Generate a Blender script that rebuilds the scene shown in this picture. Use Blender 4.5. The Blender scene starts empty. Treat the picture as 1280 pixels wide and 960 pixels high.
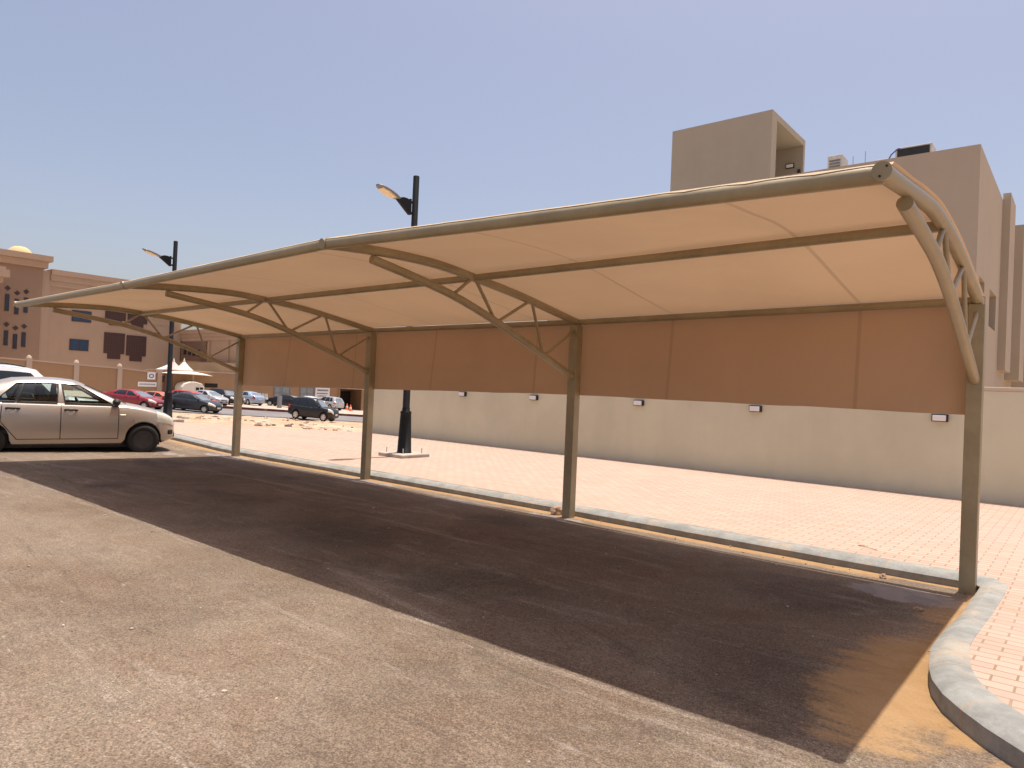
import bpy, bmesh, math, random
from mathutils import Vector, Matrix, noise
random.seed(7)
R = math.radians
S = bpy.context.scene
COL = S.collection

# ---------------------------------------------------------------- camera
cd = bpy.data.cameras.new('camera')
cam = bpy.data.objects.new('camera', cd); COL.objects.link(cam)
r_ = Vector((0.76985663, 0.63676303, 0.04305371)); u_ = Vector((-0.0268341, -0.0351045, 0.99902333)); f_ = Vector((-0.63765249, 0.77026004, 0.00993847))
cam.matrix_world = Matrix(((r_.x, u_.x, -f_.x, 0.8204), (r_.y, u_.y, -f_.y, -7.685), (r_.z, u_.z, -f_.z, 1.6), (0, 0, 0, 1)))
cd.sensor_fit = 'HORIZONTAL'; cd.sensor_width = 36; cd.lens = 871.47 / 1280 * 36
cd.clip_start = .05; cd.clip_end = 5000
S.camera = cam

# ---------------------------------------------------------------- sky, sun, exposure
SX, SY = -0.008, -0.15                      # shadow shift per metre of height
sdir = Vector((-SX, -SY, 1)).normalized()  # towards the sun
W = bpy.data.worlds.new('World'); S.world = W; W.use_nodes = True
wn = W.node_tree; bg = wn.nodes['Background']
sky = wn.nodes.new('ShaderNodeTexSky'); sky.sky_type = 'NISHITA'; sky.sun_disc = False
sky.sun_elevation = math.asin(sdir.z); sky.sun_rotation = math.atan2(sdir.x, sdir.y)
sky.altitude = 600; sky.air_density = 1.0; sky.dust_density = 6.0; sky.ozone_density = 0.0
tint = wn.nodes.new('ShaderNodeMix'); tint.data_type = 'RGBA'; tint.blend_type = 'MULTIPLY'; tint.inputs[0].default_value = 1
tint.inputs[7].default_value = (1.11, 1.0, .96, 1)           # dusty air, warm white balance
wn.links.new(sky.outputs[0], tint.inputs[6]); wn.links.new(tint.outputs[2], bg.inputs[0]); bg.inputs[1].default_value = 0.118
sd = bpy.data.lights.new('sun', 'SUN'); sd.energy = 4.0; sd.angle = R(.53); sd.color = (1, .95, .87)
sun = bpy.data.objects.new('sun', sd); COL.objects.link(sun); sun.location = (0, 0, 60)
sun.rotation_euler = sdir.to_track_quat('Z', 'Y').to_euler()
S.view_settings.view_transform = 'Standard'; S.view_settings.look = 'None'
S.view_settings.exposure = 0.5; S.view_settings.gamma = 1; S.view_settings.use_curve_mapping = False

# ---------------------------------------------------------------- materials
def new_mat(name):
    m = bpy.data.materials.new(name); m.use_nodes = True
    nt = m.node_tree; b = nt.nodes['Principled BSDF']
    return m, nt, b
def nd(nt, t, **kw):
    n = nt.nodes.new(t)
    for k, v in kw.items(): setattr(n, k, v)
    return n
def tex(nt, scale, detail=6, rough=.6, coord=None, dist=0):
    n = nd(nt, 'ShaderNodeTexNoise'); n.inputs['Scale'].default_value = scale; n.inputs['Detail'].default_value = detail
    n.inputs['Roughness'].default_value = rough; n.inputs['Distortion'].default_value = dist
    if coord: nt.links.new(coord, n.inputs['Vector'])
    return n.outputs['Fac']
def pos(nt):
    return nd(nt, 'ShaderNodeNewGeometry').outputs['Position']
def obco(nt):
    return nd(nt, 'ShaderNodeTexCoord').outputs['Object']
def mapv(nt, v, scale=(1, 1, 1), rot=(0, 0, 0)):
    n = nd(nt, 'ShaderNodeMapping'); nt.links.new(v, n.inputs[0]); n.inputs['Scale'].default_value = scale; n.inputs['Rotation'].default_value = rot
    return n.outputs[0]
def ramp(nt, fac, a, b):
    n = nd(nt, 'ShaderNodeMapRange', interpolation_type='SMOOTHSTEP'); nt.links.new(fac, n.inputs[0])
    n.inputs[1].default_value = a; n.inputs[2].default_value = b
    return n.outputs[0]
def mth(nt, op, a, b=None):
    n = nd(nt, 'ShaderNodeMath', operation=op)
    for i, v in enumerate((a, b)):
        if v is None: continue
        if isinstance(v, (int, float)): n.inputs[i].default_value = v
        else: nt.links.new(v, n.inputs[i])
    return n.outputs[0]
def mix(nt, fac, a, b, blend='MIX'):
    n = nd(nt, 'ShaderNodeMix', data_type='RGBA', blend_type=blend)
    for i, v in ((0, fac), (6, a), (7, b)):
        if isinstance(v, (int, float)): n.inputs[i].default_value = v
        elif isinstance(v, tuple): n.inputs[i].default_value = (*v, 1) if len(v) == 3 else v
        else: nt.links.new(v, n.inputs[i])
    return n.outputs[2]
def bump(nt, b, h, strength=.3, dist=.02):
    n = nd(nt, 'ShaderNodeBump'); n.inputs['Strength'].default_value = strength; n.inputs['Distance'].default_value = dist
    nt.links.new(h, n.inputs['Height']); nt.links.new(n.outputs[0], b.inputs['Normal'])
def attr(nt, name):
    return nd(nt, 'ShaderNodeAttribute', attribute_name=name).outputs['Fac']

def plain(name, col, rough=.6, metal=0, var=.12, scale=3, bmp=0, spec=.5, coat=0):
    m, nt, b = new_mat(name)
    b.inputs['Roughness'].default_value = rough; b.inputs['Metallic'].default_value = metal
    b.inputs['Specular IOR Level'].default_value = spec; b.inputs['Coat Weight'].default_value = coat
    b.inputs['Coat Roughness'].default_value = .08
    if var:
        p = obco(nt)
        f = ramp(nt, tex(nt, scale, 6, .65, p), .3, .7)
        c0 = tuple(c * (1 - var) for c in col); c1 = tuple(min(1, c * (1 + var)) for c in col)
        nt.links.new(mix(nt, f, c0, c1), b.inputs['Base Color'])
        if bmp: bump(nt, b, tex(nt, 90, 4, .6, p), bmp, .01)
    else:
        b.inputs['Base Color'].default_value = (*col, 1)
    return m

def mat_stucco(name, col, stain=.25, grain=.35, base_dark=0.0):
    m, nt, b = new_mat(name); b.inputs['Roughness'].default_value = .9; b.inputs['Specular IOR Level'].default_value = .2
    p = pos(nt)
    big = ramp(nt, tex(nt, .45, 5, .6, p), .35, .7)
    streak = ramp(nt, tex(nt, 1.0, 5, .65, mapv(nt, p, (2.2, 2.2, .35))), .42, .75)
    fine = tex(nt, 60, 3, .6, p)
    c = mix(nt, mth(nt, 'MULTIPLY', big, stain), col, tuple(x * .72 for x in col))
    c = mix(nt, mth(nt, 'MULTIPLY', streak, stain * .8), c, tuple(x * .8 for x in col))
    c = mix(nt, mth(nt, 'MULTIPLY', fine, .12), c, tuple(min(1, x * 1.4) for x in col))
    nt.links.new(c, b.inputs['Base Color']); bump(nt, b, fine, grain, .006)
    return m

def mat_asphalt():
    m, nt, b = new_mat('dusty_asphalt'); b.inputs['Roughness'].default_value = .92; b.inputs['Specular IOR Level'].default_value = .2
    p = pos(nt)
    grain = tex(nt, 120, 3, .8, p); grain2 = tex(nt, 48, 3, .7, p)
    mid = tex(nt, 2.6, 8, .75, p, .6); big = tex(nt, .42, 6, .62, p, .6); hue = tex(nt, .9, 6, .65, mapv(nt, p, (1, 1, 1), (0, 0, .4)), .8)
    base = mix(nt, ramp(nt, big, .34, .66), (.136, .104, .078), (.204, .161, .122))
    base = mix(nt, mth(nt, 'MULTIPLY', ramp(nt, hue, .42, .64), .5), base, (.158, .106, .073))
    base = mix(nt, mth(nt, 'MULTIPLY', ramp(nt, hue, .46, .30), .5), base, (.145, .119, .100))
    base = mix(nt, mth(nt, 'MULTIPLY', ramp(nt, mid, .44, .74), .6), base, (.240, .191, .148))
    # drag marks: long pale and dark smears in two directions
    s1 = ramp(nt, tex(nt, 1.25, 8, .78, mapv(nt, p, (.22, 1.7, 1), (0, 0, -.30)), 1.1), .53, .66)
    base = mix(nt, mth(nt, 'MULTIPLY', s1, .72), base, (.275, .228, .188))
    s2 = ramp(nt, tex(nt, 1.1, 8, .78, mapv(nt, p, (.28, 1.5, 1), (0, 0, .55)), 1.3), .555, .70)
    base = mix(nt, mth(nt, 'MULTIPLY', s2, .62), base, (.074, .053, .042))
    sc = ramp(nt, tex(nt, 2.3, 9, .82, mapv(nt, p, (.5, 1.7, 1), (0, 0, -.2)), 1.8), .605, .675)
    base = mix(nt, mth(nt, 'MULTIPLY', sc, .6), base, (.34, .295, .25))
    # oil and tyre stains in the bays
    oil = ramp(nt, mth(nt, 'ADD', attr(nt, 'oil'), mth(nt, 'MULTIPLY', mth(nt, 'SUBTRACT', mid, .5), 2.6)), .30, .85)
    base = mix(nt, mth(nt, 'MULTIPLY', oil, .42), base, (.046, .033, .028))
    v = nd(nt, 'ShaderNodeTexVoronoi'); v.inputs['Scale'].default_value = 6.5; nt.links.new(p, v.inputs['Vector'])
    spot = mth(nt, 'MULTIPLY', ramp(nt, v.outputs['Distance'], .075, .03), ramp(nt, tex(nt, 1.3, 2, .5, p), .52, .6))
    base = mix(nt, mth(nt, 'MULTIPLY', spot, .7), base, (.38, .34, .30))
    v2 = nd(nt, 'ShaderNodeTexVoronoi'); v2.inputs['Scale'].default_value = 9; nt.links.new(p, v2.inputs['Vector'])
    spot2 = mth(nt, 'MULTIPLY', ramp(nt, v2.outputs['Distance'], .11, .03), ramp(nt, tex(nt, .9, 3, .5, p), .50, .58))
    base = mix(nt, mth(nt, 'MULTIPLY', spot2, .7), base, (.040, .030, .026))
    g = ramp(nt, grain, .30, .70)
    base = mix(nt, .8, base, mix(nt, g, (.40, .38, .37), (1.58, 1.57, 1.54)), 'MULTIPLY')
    base = mix(nt, .6, base, mix(nt, ramp(nt, grain2, .3, .7), (.68, .66, .65), (1.30, 1.29, 1.27)), 'MULTIPLY')
    vg = nd(nt, 'ShaderNodeTexVoronoi'); vg.inputs['Scale'].default_value = 115; nt.links.new(p, vg.inputs['Vector'])
    sp_ = nd(nt, 'ShaderNodeSeparateColor'); nt.links.new(vg.outputs['Color'], sp_.inputs[0])
    base = mix(nt, .62, base, mix(nt, sp_.outputs[0], (.62, .60, .58), (1.42, 1.41, 1.38)), 'MULTIPLY')
    # cement droppings round the posts, blown sand along the kerb
    cem = ramp(nt, mth(nt, 'ADD', attr(nt, 'cement'), mth(nt, 'MULTIPLY', mth(nt, 'SUBTRACT', mid, .5), 1.5)), .36, .60)
    base = mix(nt, mth(nt, 'MULTIPLY', cem, .85), base, mix(nt, ramp(nt, mid, .35, .6), (.20, .175, .165), (.29, .25, .23)))
    sn = ramp(nt, mth(nt, 'ADD', attr(nt, 'sand'), mth(nt, 'ADD', mth(nt, 'MULTIPLY', mth(nt, 'SUBTRACT', tex(nt, 3.2, 8, .7, mapv(nt, p, (.5, 1.5, 1))), .5), 1.5), mth(nt, 'MULTIPLY', mth(nt, 'SUBTRACT', grain2, .5), .5))), .28, .82)
    sandc = mix(nt, ramp(nt, mid, .35, .65), (.31, .175, .072), (.375, .23, .11))
    sandc = mix(nt, mth(nt, 'MULTIPLY', ramp(nt, grain, .35, .7), .35), sandc, (.40, .28, .155))
    base = mix(nt, mth(nt, 'MULTIPLY', sn, .92), base, sandc)
    nt.links.new(base, b.inputs['Base Color'])
    bump(nt, b, mth(nt, 'ADD', grain, mth(nt, 'MULTIPLY', grain2, 1.0)), .5, .008)
    return m

def mat_pavers():
    m, nt, b = new_mat('brick_pavers'); b.inputs['Roughness'].default_value = .9; b.inputs['Specular IOR Level'].default_value = .2
    p = pos(nt)
    br = nd(nt, 'ShaderNodeTexBrick'); br.offset = .5
    nt.links.new(p, br.inputs['Vector'])
    for k, v in (('Scale', 1.0), ('Mortar Size', .0065), ('Mortar Smooth', .25), ('Bias', 0), ('Brick Width', .225), ('Row Height', .115)): br.inputs[k].default_value = v
    br.inputs['Color1'].default_value = (.400, .290, .229, 1); br.inputs['Color2'].default_value = (.455, .337, .270, 1); br.inputs['Mortar'].default_value = (.27, .175, .11, 1)
    big = tex(nt, .5, 6, .65, mapv(nt, p, (.45, 1, 1)), .5)
    c = mix(nt, mth(nt, 'MULTIPLY', ramp(nt, big, .35, .7), .4), br.outputs['Color'], (.45, .335, .265))
    dirt = ramp(nt, tex(nt, 1.1, 7, .7, mapv(nt, p, (.4, 1.5, 1)), .8), .60, .74)
    c = mix(nt, mth(nt, 'MULTIPLY', dirt, .55), c, (.37, .235, .15))
    spl = ramp(nt, mth(nt, 'ADD', attr(nt, 'sand'), mth(nt, 'MULTIPLY', mth(nt, 'SUBTRACT', tex(nt, 2.5, 7, .7, p), .5), 1.4)), .45, .7)
    c = mix(nt, mth(nt, 'MULTIPLY', spl, .8), c, (.39, .25, .16))
    fine = tex(nt, 110, 3, .6, p)
    c = mix(nt, .5, c, mix(nt, fine, (.8, .8, .8), (1.2, 1.2, 1.2)), 'MULTIPLY')
    nt.links.new(c, b.inputs['Base Color'])
    bump(nt, b, mth(nt, 'SUBTRACT', mth(nt, 'MULTIPLY', fine, .2), br.outputs['Fac']), .6, .008)
    return m

def mat_sand():
    m, nt, b = new_mat('desert_sand'); b.inputs['Roughness'].default_value = .95; b.inputs['Specular IOR Level'].default_value = .1
    p = pos(nt)
    n1 = tex(nt, .55, 8, .7, mapv(nt, p, (1, .7, 1)), .7); n2 = tex(nt, 4, 6, .7, p)
    c = mix(nt, ramp(nt, n1, .38, .64), (.42, .285, .185), (.54, .415, .305))
    c = mix(nt, mth(nt, 'MULTIPLY', ramp(nt, n2, .52, .68), .6), c, (.28, .18, .115))
    nt.links.new(c, b.inputs['Base Color']); bump(nt, b, n2, .8, .12)
    return m

def mat_concrete(name, col, joint=True):
    m, nt, b = new_mat(name); b.inputs['Roughness'].default_value = .88; b.inputs['Specular IOR Level'].default_value = .25
    p = pos(nt)
    n1 = tex(nt, 4, 7, .7, p); n2 = tex(nt, 45, 4, .7, p)
    c = mix(nt, ramp(nt, n1, .35, .68), tuple(x * .78 for x in col), tuple(x * 1.12 for x in col))
    c = mix(nt, mth(nt, 'MULTIPLY', ramp(nt, tex(nt, 1.4, 6, .7, p), .52, .68), .6), c, (.46, .36, .26))
    h = n2
    if joint:
        fr = mth(nt, 'FRACT', mth(nt, 'DIVIDE', attr(nt, 'along'), .62))
        j = mth(nt, 'GREATER_THAN', mth(nt, 'ABSOLUTE', mth(nt, 'SUBTRACT', fr, .5)), .484)
        c = mix(nt, mth(nt, 'MULTIPLY', j, .7), c, (.36, .28, .21))
        h = mth(nt, 'SUBTRACT', n2, mth(nt, 'MULTIPLY', j, 2))
    c = mix(nt, .4, c, mix(nt, n2, (.7, .7, .7), (1.3, 1.3, 1.3)), 'MULTIPLY')
    nt.links.new(c, b.inputs['Base Color']); bump(nt, b, h, .4, .008)
    return m

def mat_fabric(name, col, tcol, trans):
    m, nt, b = new_mat(name)
    out = nt.nodes['Material Output']
    b.inputs['Roughness'].default_value = .85; b.inputs['Specular IOR Level'].default_value = .15
    p = pos(nt)
    n1 = ramp(nt, tex(nt, .7, 5, .6, p, .4), .35, .7)
    st = ramp(nt, tex(nt, 2.2, 7, .75, mapv(nt, p, (.6, 1.6, 1.2)), 1.0), .66, .76)
    c = mix(nt, n1, tuple(x * .92 for x in col), col)
    c = mix(nt, mth(nt, 'MULTIPLY', st, .3), c, tuple(x * .5 for x in col))
    t = mix(nt, n1, tuple(x * .92 for x in tcol), tcol)
    t = mix(nt, mth(nt, 'MULTIPLY', st, .3), t, tuple(x * .55 for x in tcol))
    # welded overlaps about every two metres
    sep = nd(nt, 'ShaderNodeSeparateXYZ'); nt.links.new(p, sep.inputs[0])
    fr = mth(nt, 'FRACT', mth(nt, 'DIVIDE', mth(nt, 'ADD', sep.outputs[0], 60.0 + 2.94), 2.1))
    seam = mth(nt, 'LESS_THAN', mth(nt, 'ABSOLUTE', mth(nt, 'SUBTRACT', fr, .5)), .0085)
    c = mix(nt, mth(nt, 'MULTIPLY', seam, .30), c, tuple(x * .6 for x in col))
    t = mix(nt, mth(nt, 'MULTIPLY', seam, .45), t, tuple(x * .4 for x in tcol))
    nt.links.new(c, b.inputs['Base Color'])
    tr = nd(nt, 'ShaderNodeBsdfTranslucent'); nt.links.new(t, tr.inputs[0])
    mx = nd(nt, 'ShaderNodeMixShader'); mx.inputs[0].default_value = trans
    nt.links.new(b.outputs[0], mx.inputs[1]); nt.links.new(tr.outputs[0], mx.inputs[2]); nt.links.new(mx.outputs[0], out.inputs[0])
    wv = tex(nt, 5, 3, .5, mapv(nt, p, (.35, 1, 1)))
    bump(nt, b, wv, .15, .03)
    return m

def mat_glass(name, tint=(.75, .85, .80), refl=.12):
    m, nt, b = new_mat(name); out = nt.nodes['Material Output']
    t = nd(nt, 'ShaderNodeBsdfTransparent'); t.inputs[0].default_value = (*tint, 1)
    g = nd(nt, 'ShaderNodeBsdfGlossy'); g.inputs['Roughness'].default_value = .02
    lw = nd(nt, 'ShaderNodeLayerWeight'); lw.inputs[0].default_value = .35
    f = mth(nt, 'MULTIPLY', mth(nt, 'ADD', lw.outputs['Fresnel'], .02), 1.0)
    mx = nd(nt, 'ShaderNodeMixShader'); nt.links.new(f, mx.inputs[0]); nt.links.new(t.outputs[0], mx.inputs[1]); nt.links.new(g.outputs[0], mx.inputs[2])
    nt.links.new(mx.outputs[0], out.inputs[0])
    return m

def mat_paint_steel():
    m, nt, b = new_mat('painted_steel'); b.inputs['Roughness'].default_value = .42; b.inputs['Specular IOR Level'].default_value = .5
    p = pos(nt)
    n1 = ramp(nt, tex(nt, 2.2, 6, .7, p), .3, .7)
    c = mix(nt, n1, (.290, .232, .138), (.390, .318, .192))
    sc = ramp(nt, tex(nt, 14, 7, .8, mapv(nt, p, (1, 1, .4)), .8), .66, .74)
    c = mix(nt, mth(nt, 'MULTIPLY', sc, .5), c, (.16, .115, .08))
    du = ramp(nt, tex(nt, 5, 6, .7, p, .5), .55, .75)
    c = mix(nt, mth(nt, 'MULTIPLY', du, .35), c, (.43, .35, .235))
    nt.links.new(c, b.inputs['Base Color'])
    nt.links.new(mth(nt, 'ADD', mth(nt, 'MULTIPLY', n1, .18), .34), b.inputs['Roughness'])
    return m

def mat_carpaint(name, col, metal=.35, rough=.32, dusty=.25, coat=.6):
    m, nt, b = new_mat(name)
    b.inputs['Metallic'].default_value = metal; b.inputs['Roughness'].default_value = rough
    b.inputs['Coat Weight'].default_value = coat; b.inputs['Coat Roughness'].default_value = .06
    p = obco(nt); sep = nd(nt, 'ShaderNodeSeparateXYZ'); nt.links.new(p, sep.inputs[0])
    low = ramp(nt, mth(nt, 'ADD', sep.outputs[2], mth(nt, 'MULTIPLY', tex(nt, 3, 6, .7, p), .25)), .62, .22)
    n = ramp(nt, tex(nt, 1.8, 6, .7, p), .4, .75)
    d = mth(nt, 'MULTIPLY', mth(nt, 'ADD', mth(nt, 'MULTIPLY', low, .6), mth(nt, 'MULTIPLY', n, .4)), dusty)
    nt.links.new(mix(nt, d, col, (.42, .31, .21)), b.inputs['Base Color'])
    nt.links.new(mth(nt, 'ADD', mth(nt, 'MULTIPLY', d, .5), rough), b.inputs['Roughness'])
    return m

def mat_lattice():
    m, nt, b = new_mat('carved_lattice'); b.inputs['Roughness'].default_value = .8
    p = pos(nt); q = mapv(nt, p, (1, 1, 1), (R(45), 0, 0))
    ch = nd(nt, 'ShaderNodeTexChecker'); ch.inputs['Scale'].default_value = 5.5; nt.links.new(q, ch.inputs[0])
    ch.inputs['Color1'].default_value = (.060, .027, .022, 1); ch.inputs['Color2'].default_value = (.092, .046, .037, 1)
    nt.links.new(mix(nt, mth(nt, 'MULTIPLY', tex(nt, 5, 4, .6, p), .5), ch.outputs[0], (.045, .022, .02)), b.inputs['Base Color'])
    return m

M = {}
M['asphalt'] = mat_asphalt(); M['pavers'] = mat_pavers(); M['sand'] = mat_sand()
M['kerb'] = mat_concrete('kerb_concrete', (.285, .282, .262)); M['concrete'] = mat_concrete('concrete', (.45, .39, .33), False)
M['far_kerb'] = mat_concrete('red_kerb', (.16, .045, .035), False)
M['far_pave'] = mat_concrete('far_pavement', (.46, .37, .30), False)
M['far_road'] = plain('far_road_asphalt', (.175, .16, .157), .9, var=.15, scale=.5)
M['wall'] = mat_stucco('beige_render', (.66, .605, .445), .42)
M['wall_cap'] = mat_stucco('beige_render_cap', (.60, .49, .38), .3)
M['bld'] = mat_stucco('brown_render', (.445, .378, .297), .22)
M['tower'] = mat_stucco('grey_beige_render', (.395, .345, .275), .22)
M['school'] = mat_stucco('school_render', (.445, .315, .222), .18)
M['school_left'] = mat_stucco('school_block_render', (.335, .225, .158), .18)
M['school_lt'] = mat_stucco('school_trim_render', (.45, .325, .235), .15)
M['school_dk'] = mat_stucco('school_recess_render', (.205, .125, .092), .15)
M['far_wall'] = mat_stucco('orange_render', (.35, .215, .122), .25)
M['far_trim'] = mat_stucco('pale_trim_render', (.46, .35, .27), .15)
M['tan'] = mat_stucco('tan_render', (.42, .30, .19), .45)
M['dome'] = mat_stucco('yellow_dome_render', (.66, .46, .25), .15)
M['steel'] = mat_paint_steel()
M['fabric'] = mat_fabric('canopy_fabric', (.60, .46, .32), (.66, .415, .24), .145)
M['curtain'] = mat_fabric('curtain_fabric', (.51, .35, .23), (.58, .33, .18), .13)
M['black'] = plain('black_paint', (.010, .010, .010), .55, var=.3, scale=4, spec=.25)
M['lamp_panel'] = plain('lamp_diffuser', (.80, .66, .44), .4, var=.06)
M['lamp_grey'] = plain('lamp_grey_metal', (.20, .20, .20), .4, .3)
M['bolt'] = plain('galvanised_bolt', (.55, .52, .48), .35, .8, var=.1)
M['fix_white'] = plain('light_lens', (.82, .80, .78), .35, var=.04)
M['dark'] = plain('dark_trim', (.022, .021, .022), .6, var=.2)
M['blackhole'] = plain('dark_interior', (.018, .014, .012), .9, var=.2)
M['ac_white'] = plain('ac_casing', (.58, .54, .48), .5, var=.12, scale=5)
M['ac_dark'] = plain('ac_fin', (.02, .02, .022), .6, var=.3, scale=20)
M['blue_pipe'] = plain('blue_pipe', (.06, .09, .32), .5, var=.05)
M['win_blue'] = plain('blue_glass', (.028, .062, .125), .10, var=.1, scale=.6)
M['win_slitblue'] = plain('dim_blue_glass', (.030, .040, .065), .15, var=.1)
M['win_frame'] = plain('window_frame_dark', (.05, .028, .025), .5)
M['win_slit'] = plain('grey_slit_glass', (.11, .075, .062), .35, var=.1)
M['lattice'] = mat_lattice()
M['tent'] = plain('tent_membrane', (.74, .66, .56), .7, var=.06, scale=.6)
M['tent_pink'] = plain('tent_membrane_pink', (.66, .40, .38), .7, var=.06, scale=.6)
M['gate'] = plain('grey_gate_paint', (.255, .265, .27), .5, var=.12)
M['sign_white'] = plain('sign_white', (.78, .76, .74), .5, var=.03)
M['sign_ink'] = plain('sign_ink', (.10, .12, .13), .6, var=.1)
M['sign_blue'] = plain('sign_ink_blue', (.10, .14, .24), .6, var=.1)
M['cone'] = plain('cone_orange', (.75, .16, .05), .5, var=.08)
M['rock'] = plain('rock', (.42, .28, .185), .95, var=.3, scale=9, bmp=.6)
M['rock_dk'] = plain('rock_dark', (.20, .14, .105), .95, var=.3, scale=9, bmp=.6)
M['twig'] = plain('dry_twig', (.36, .25, .15), .9, var=.2)
M['tyre'] = plain('tyre_rubber', (.022, .020, .019), .85, var=.3, scale=6)
M['hub'] = plain('steel_hubcap', (.055, .050, .047), .6, .2, var=.3)
M['alloy'] = plain('alloy_rim', (.60, .57, .55), .35, .6, var=.1)
M['glass'] = mat_glass('car_glass'); M['glass_dk'] = plain('dark_car_glass', (.018, .022, .024), .04, var=.15, spec=.7)
M['glass_ws'] = plain('windscreen_glass', (.17, .20, .22), .05, var=.2, spec=.8)
M['headlight'] = plain('headlight_lens', (.70, .66, .56), .12, var=.08, scale=8, coat=.6)
M['taillight'] = plain('taillight_lens', (.40, .03, .025), .15, var=.1)
M['indicator'] = plain('indicator_lens', (.80, .62, .42), .2, var=.05)
M['seat'] = plain('seat_fabric', (.055, .045, .042), .9, var=.2)
M['plate'] = plain('plate_white', (.70, .69, .66), .4, var=.05)

# ---------------------------------------------------------------- mesh helpers
class MB:
    def __init__(s): s.v = []; s.f = []; s.mi = []; s.sm = []; s.at = {}
    def add(s, vs, fs, mi=0, smooth=False):
        o = len(s.v); s.v += [tuple(v) for v in vs]
        for f in fs: s.f.append([i + o for i in f]); s.mi.append(mi); s.sm.append(smooth)
    def box(s, lo, hi, mi=0):
        x0, y0, z0 = lo; x1, y1, z1 = hi
        s.add([(x0, y0, z0), (x1, y0, z0), (x1, y1, z0), (x0, y1, z0), (x0, y0, z1), (x1, y0, z1), (x1, y1, z1), (x0, y1, z1)],
              [(0, 3, 2, 1), (4, 5, 6, 7), (0, 1, 5, 4), (1, 2, 6, 5), (2, 3, 7, 6), (3, 0, 4, 7)], mi)
    def cbox(s, c, size, mi=0, rz=0):
        m = Matrix.Rotation(rz, 3, 'Z'); n = len(s.v)
        s.box(tuple(-a / 2 for a in size), tuple(a / 2 for a in size), mi)
        for i in range(n, len(s.v)): s.v[i] = tuple(m @ Vector(s.v[i]) + Vector(c))
    def prism(s, poly, axis, a, b, mi=0):
        # poly of 2D points extruded along axis between a and b
        def P(q, t):
            return {'x': (t, q[0], q[1]), 'y': (q[0], t, q[1]), 'z': (q[0], q[1], t)}[axis]
        n = len(poly)
        vs = [P(q, a) for q in poly] + [P(q, b) for q in poly]
        fs = [tuple(range(n))[::-1], tuple(range(n, 2 * n))] + [(i, (i + 1) % n, n + (i + 1) % n, n + i) for i in range(n)]
        s.add(vs, fs, mi)
    def tube(s, pts, r, n=12, mi=0, caps=True):
        pts = [Vector(p) for p in pts]; rs = r if isinstance(r, (list, tuple)) else [r] * len(pts)
        vs = []; up0 = None
        for i, p in enumerate(pts):
            t = (pts[min(i + 1, len(pts) - 1)] - pts[max(i - 1, 0)]).normalized()
            if up0 is None: up0 = Vector((0, 0, 1)) if abs(t.z) < .9 else Vector((0, 1, 0))
            a = (up0 - t * up0.dot(t)).normalized(); b = t.cross(a); up0 = a
            for k in range(n):
                w = 2 * math.pi * k / n; vs.append(p + (a * math.cos(w) + b * math.sin(w)) * rs[i])
        fs = [(i * n + k, i * n + (k + 1) % n, (i + 1) * n + (k + 1) % n, (i + 1) * n + k) for i in range(len(pts) - 1) for k in range(n)]
        s.add(vs, fs, mi, True)
        if caps:
            s.add(vs[:n], [tuple(range(n))[::-1]], mi); s.add(vs[-n:], [tuple(range(n))], mi)
    def lathe(s, prof, n=24, mi=0, o=(0, 0, 0), axis='z'):
        vs = []
        for r, z in prof:
            for k in range(n):
                w = 2 * math.pi * k / n; q = (r * math.cos(w), r * math.sin(w), z)
                if axis == 'y': q = (q[0], q[2], q[1])
                vs.append((q[0] + o[0], q[1] + o[1], q[2] + o[2]))
        fs = [(i * n + k, i * n + (k + 1) % n, (i + 1) * n + (k + 1) % n, (i + 1) * n + k) for i in range(len(prof) - 1) for k in range(n)]
        s.add(vs, fs, mi, True)
        if prof[0][0] > 1e-4: s.add(vs[:n], [tuple(range(n))[::-1]], mi)
        if prof[-1][0] > 1e-4: s.add(vs[-n:], [tuple(range(n))], mi)
    def grid(s, rows, mi=0, smooth=True, flip=False):
        n = len(rows[0]); vs = [p for r in rows for p in r]
        fs = []
        for i in range(len(rows) - 1):
            for k in range(n - 1):
                q = (i * n + k, i * n + k + 1, (i + 1) * n + k + 1, (i + 1) * n + k); fs.append(q[::-1] if flip else q)
        s.add(vs, fs, mi, smooth)
    def build(s, name, mats, parent=None, bevel=0, weld=False):
        me = bpy.data.meshes.new(name)
        if parent is not None and parent.get('_loc'):
            pass
        me.from_pydata(s.v, [], s.f); me.update()
        for m in (mats if isinstance(mats, (list, tuple)) else [mats]): me.materials.append(m)
        me.polygons.foreach_set('material_index', s.mi); me.polygons.foreach_set('use_smooth', s.sm)
        for k, vals in s.at.items():
            a = me.attributes.new(k, 'FLOAT', 'POINT'); a.data.foreach_set('value', vals)
        if weld:
            bm = bmesh.new(); bm.from_mesh(me); bmesh.ops.remove_doubles(bm, verts=bm.verts, dist=.0008)
            bmesh.ops.recalc_face_normals(bm, faces=bm.faces); bm.to_mesh(me); bm.free()
        o = bpy.data.objects.new(name, me); COL.objects.link(o)
        if parent is not None: o.parent = parent
        if bevel:
            b = o.modifiers.new('bevel', 'BEVEL'); b.width = bevel; b.segments = 2; b.limit_method = 'ANGLE'; b.angle_limit = R(40)
        return o
def tag(o, label=None, cat=None, group=None, kind=None):
    if label: o['label'] = label
    if cat: o['category'] = cat
    if group: o['group'] = group
    if kind: o['kind'] = kind
    return o
def thing(name, label, cat, loc=(0, 0, 0), rz=0, group=None):
    o = bpy.data.objects.new(name, None); COL.objects.link(o); o.location = loc; o.rotation_euler = (0, 0, rz); o.empty_display_size = .3
    return tag(o, label, cat, group)
def shift(mb, d):
    mb.v = [(a - d[0], b - d[1], c - d[2]) for a, b, c in mb.v]; return mb
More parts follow.
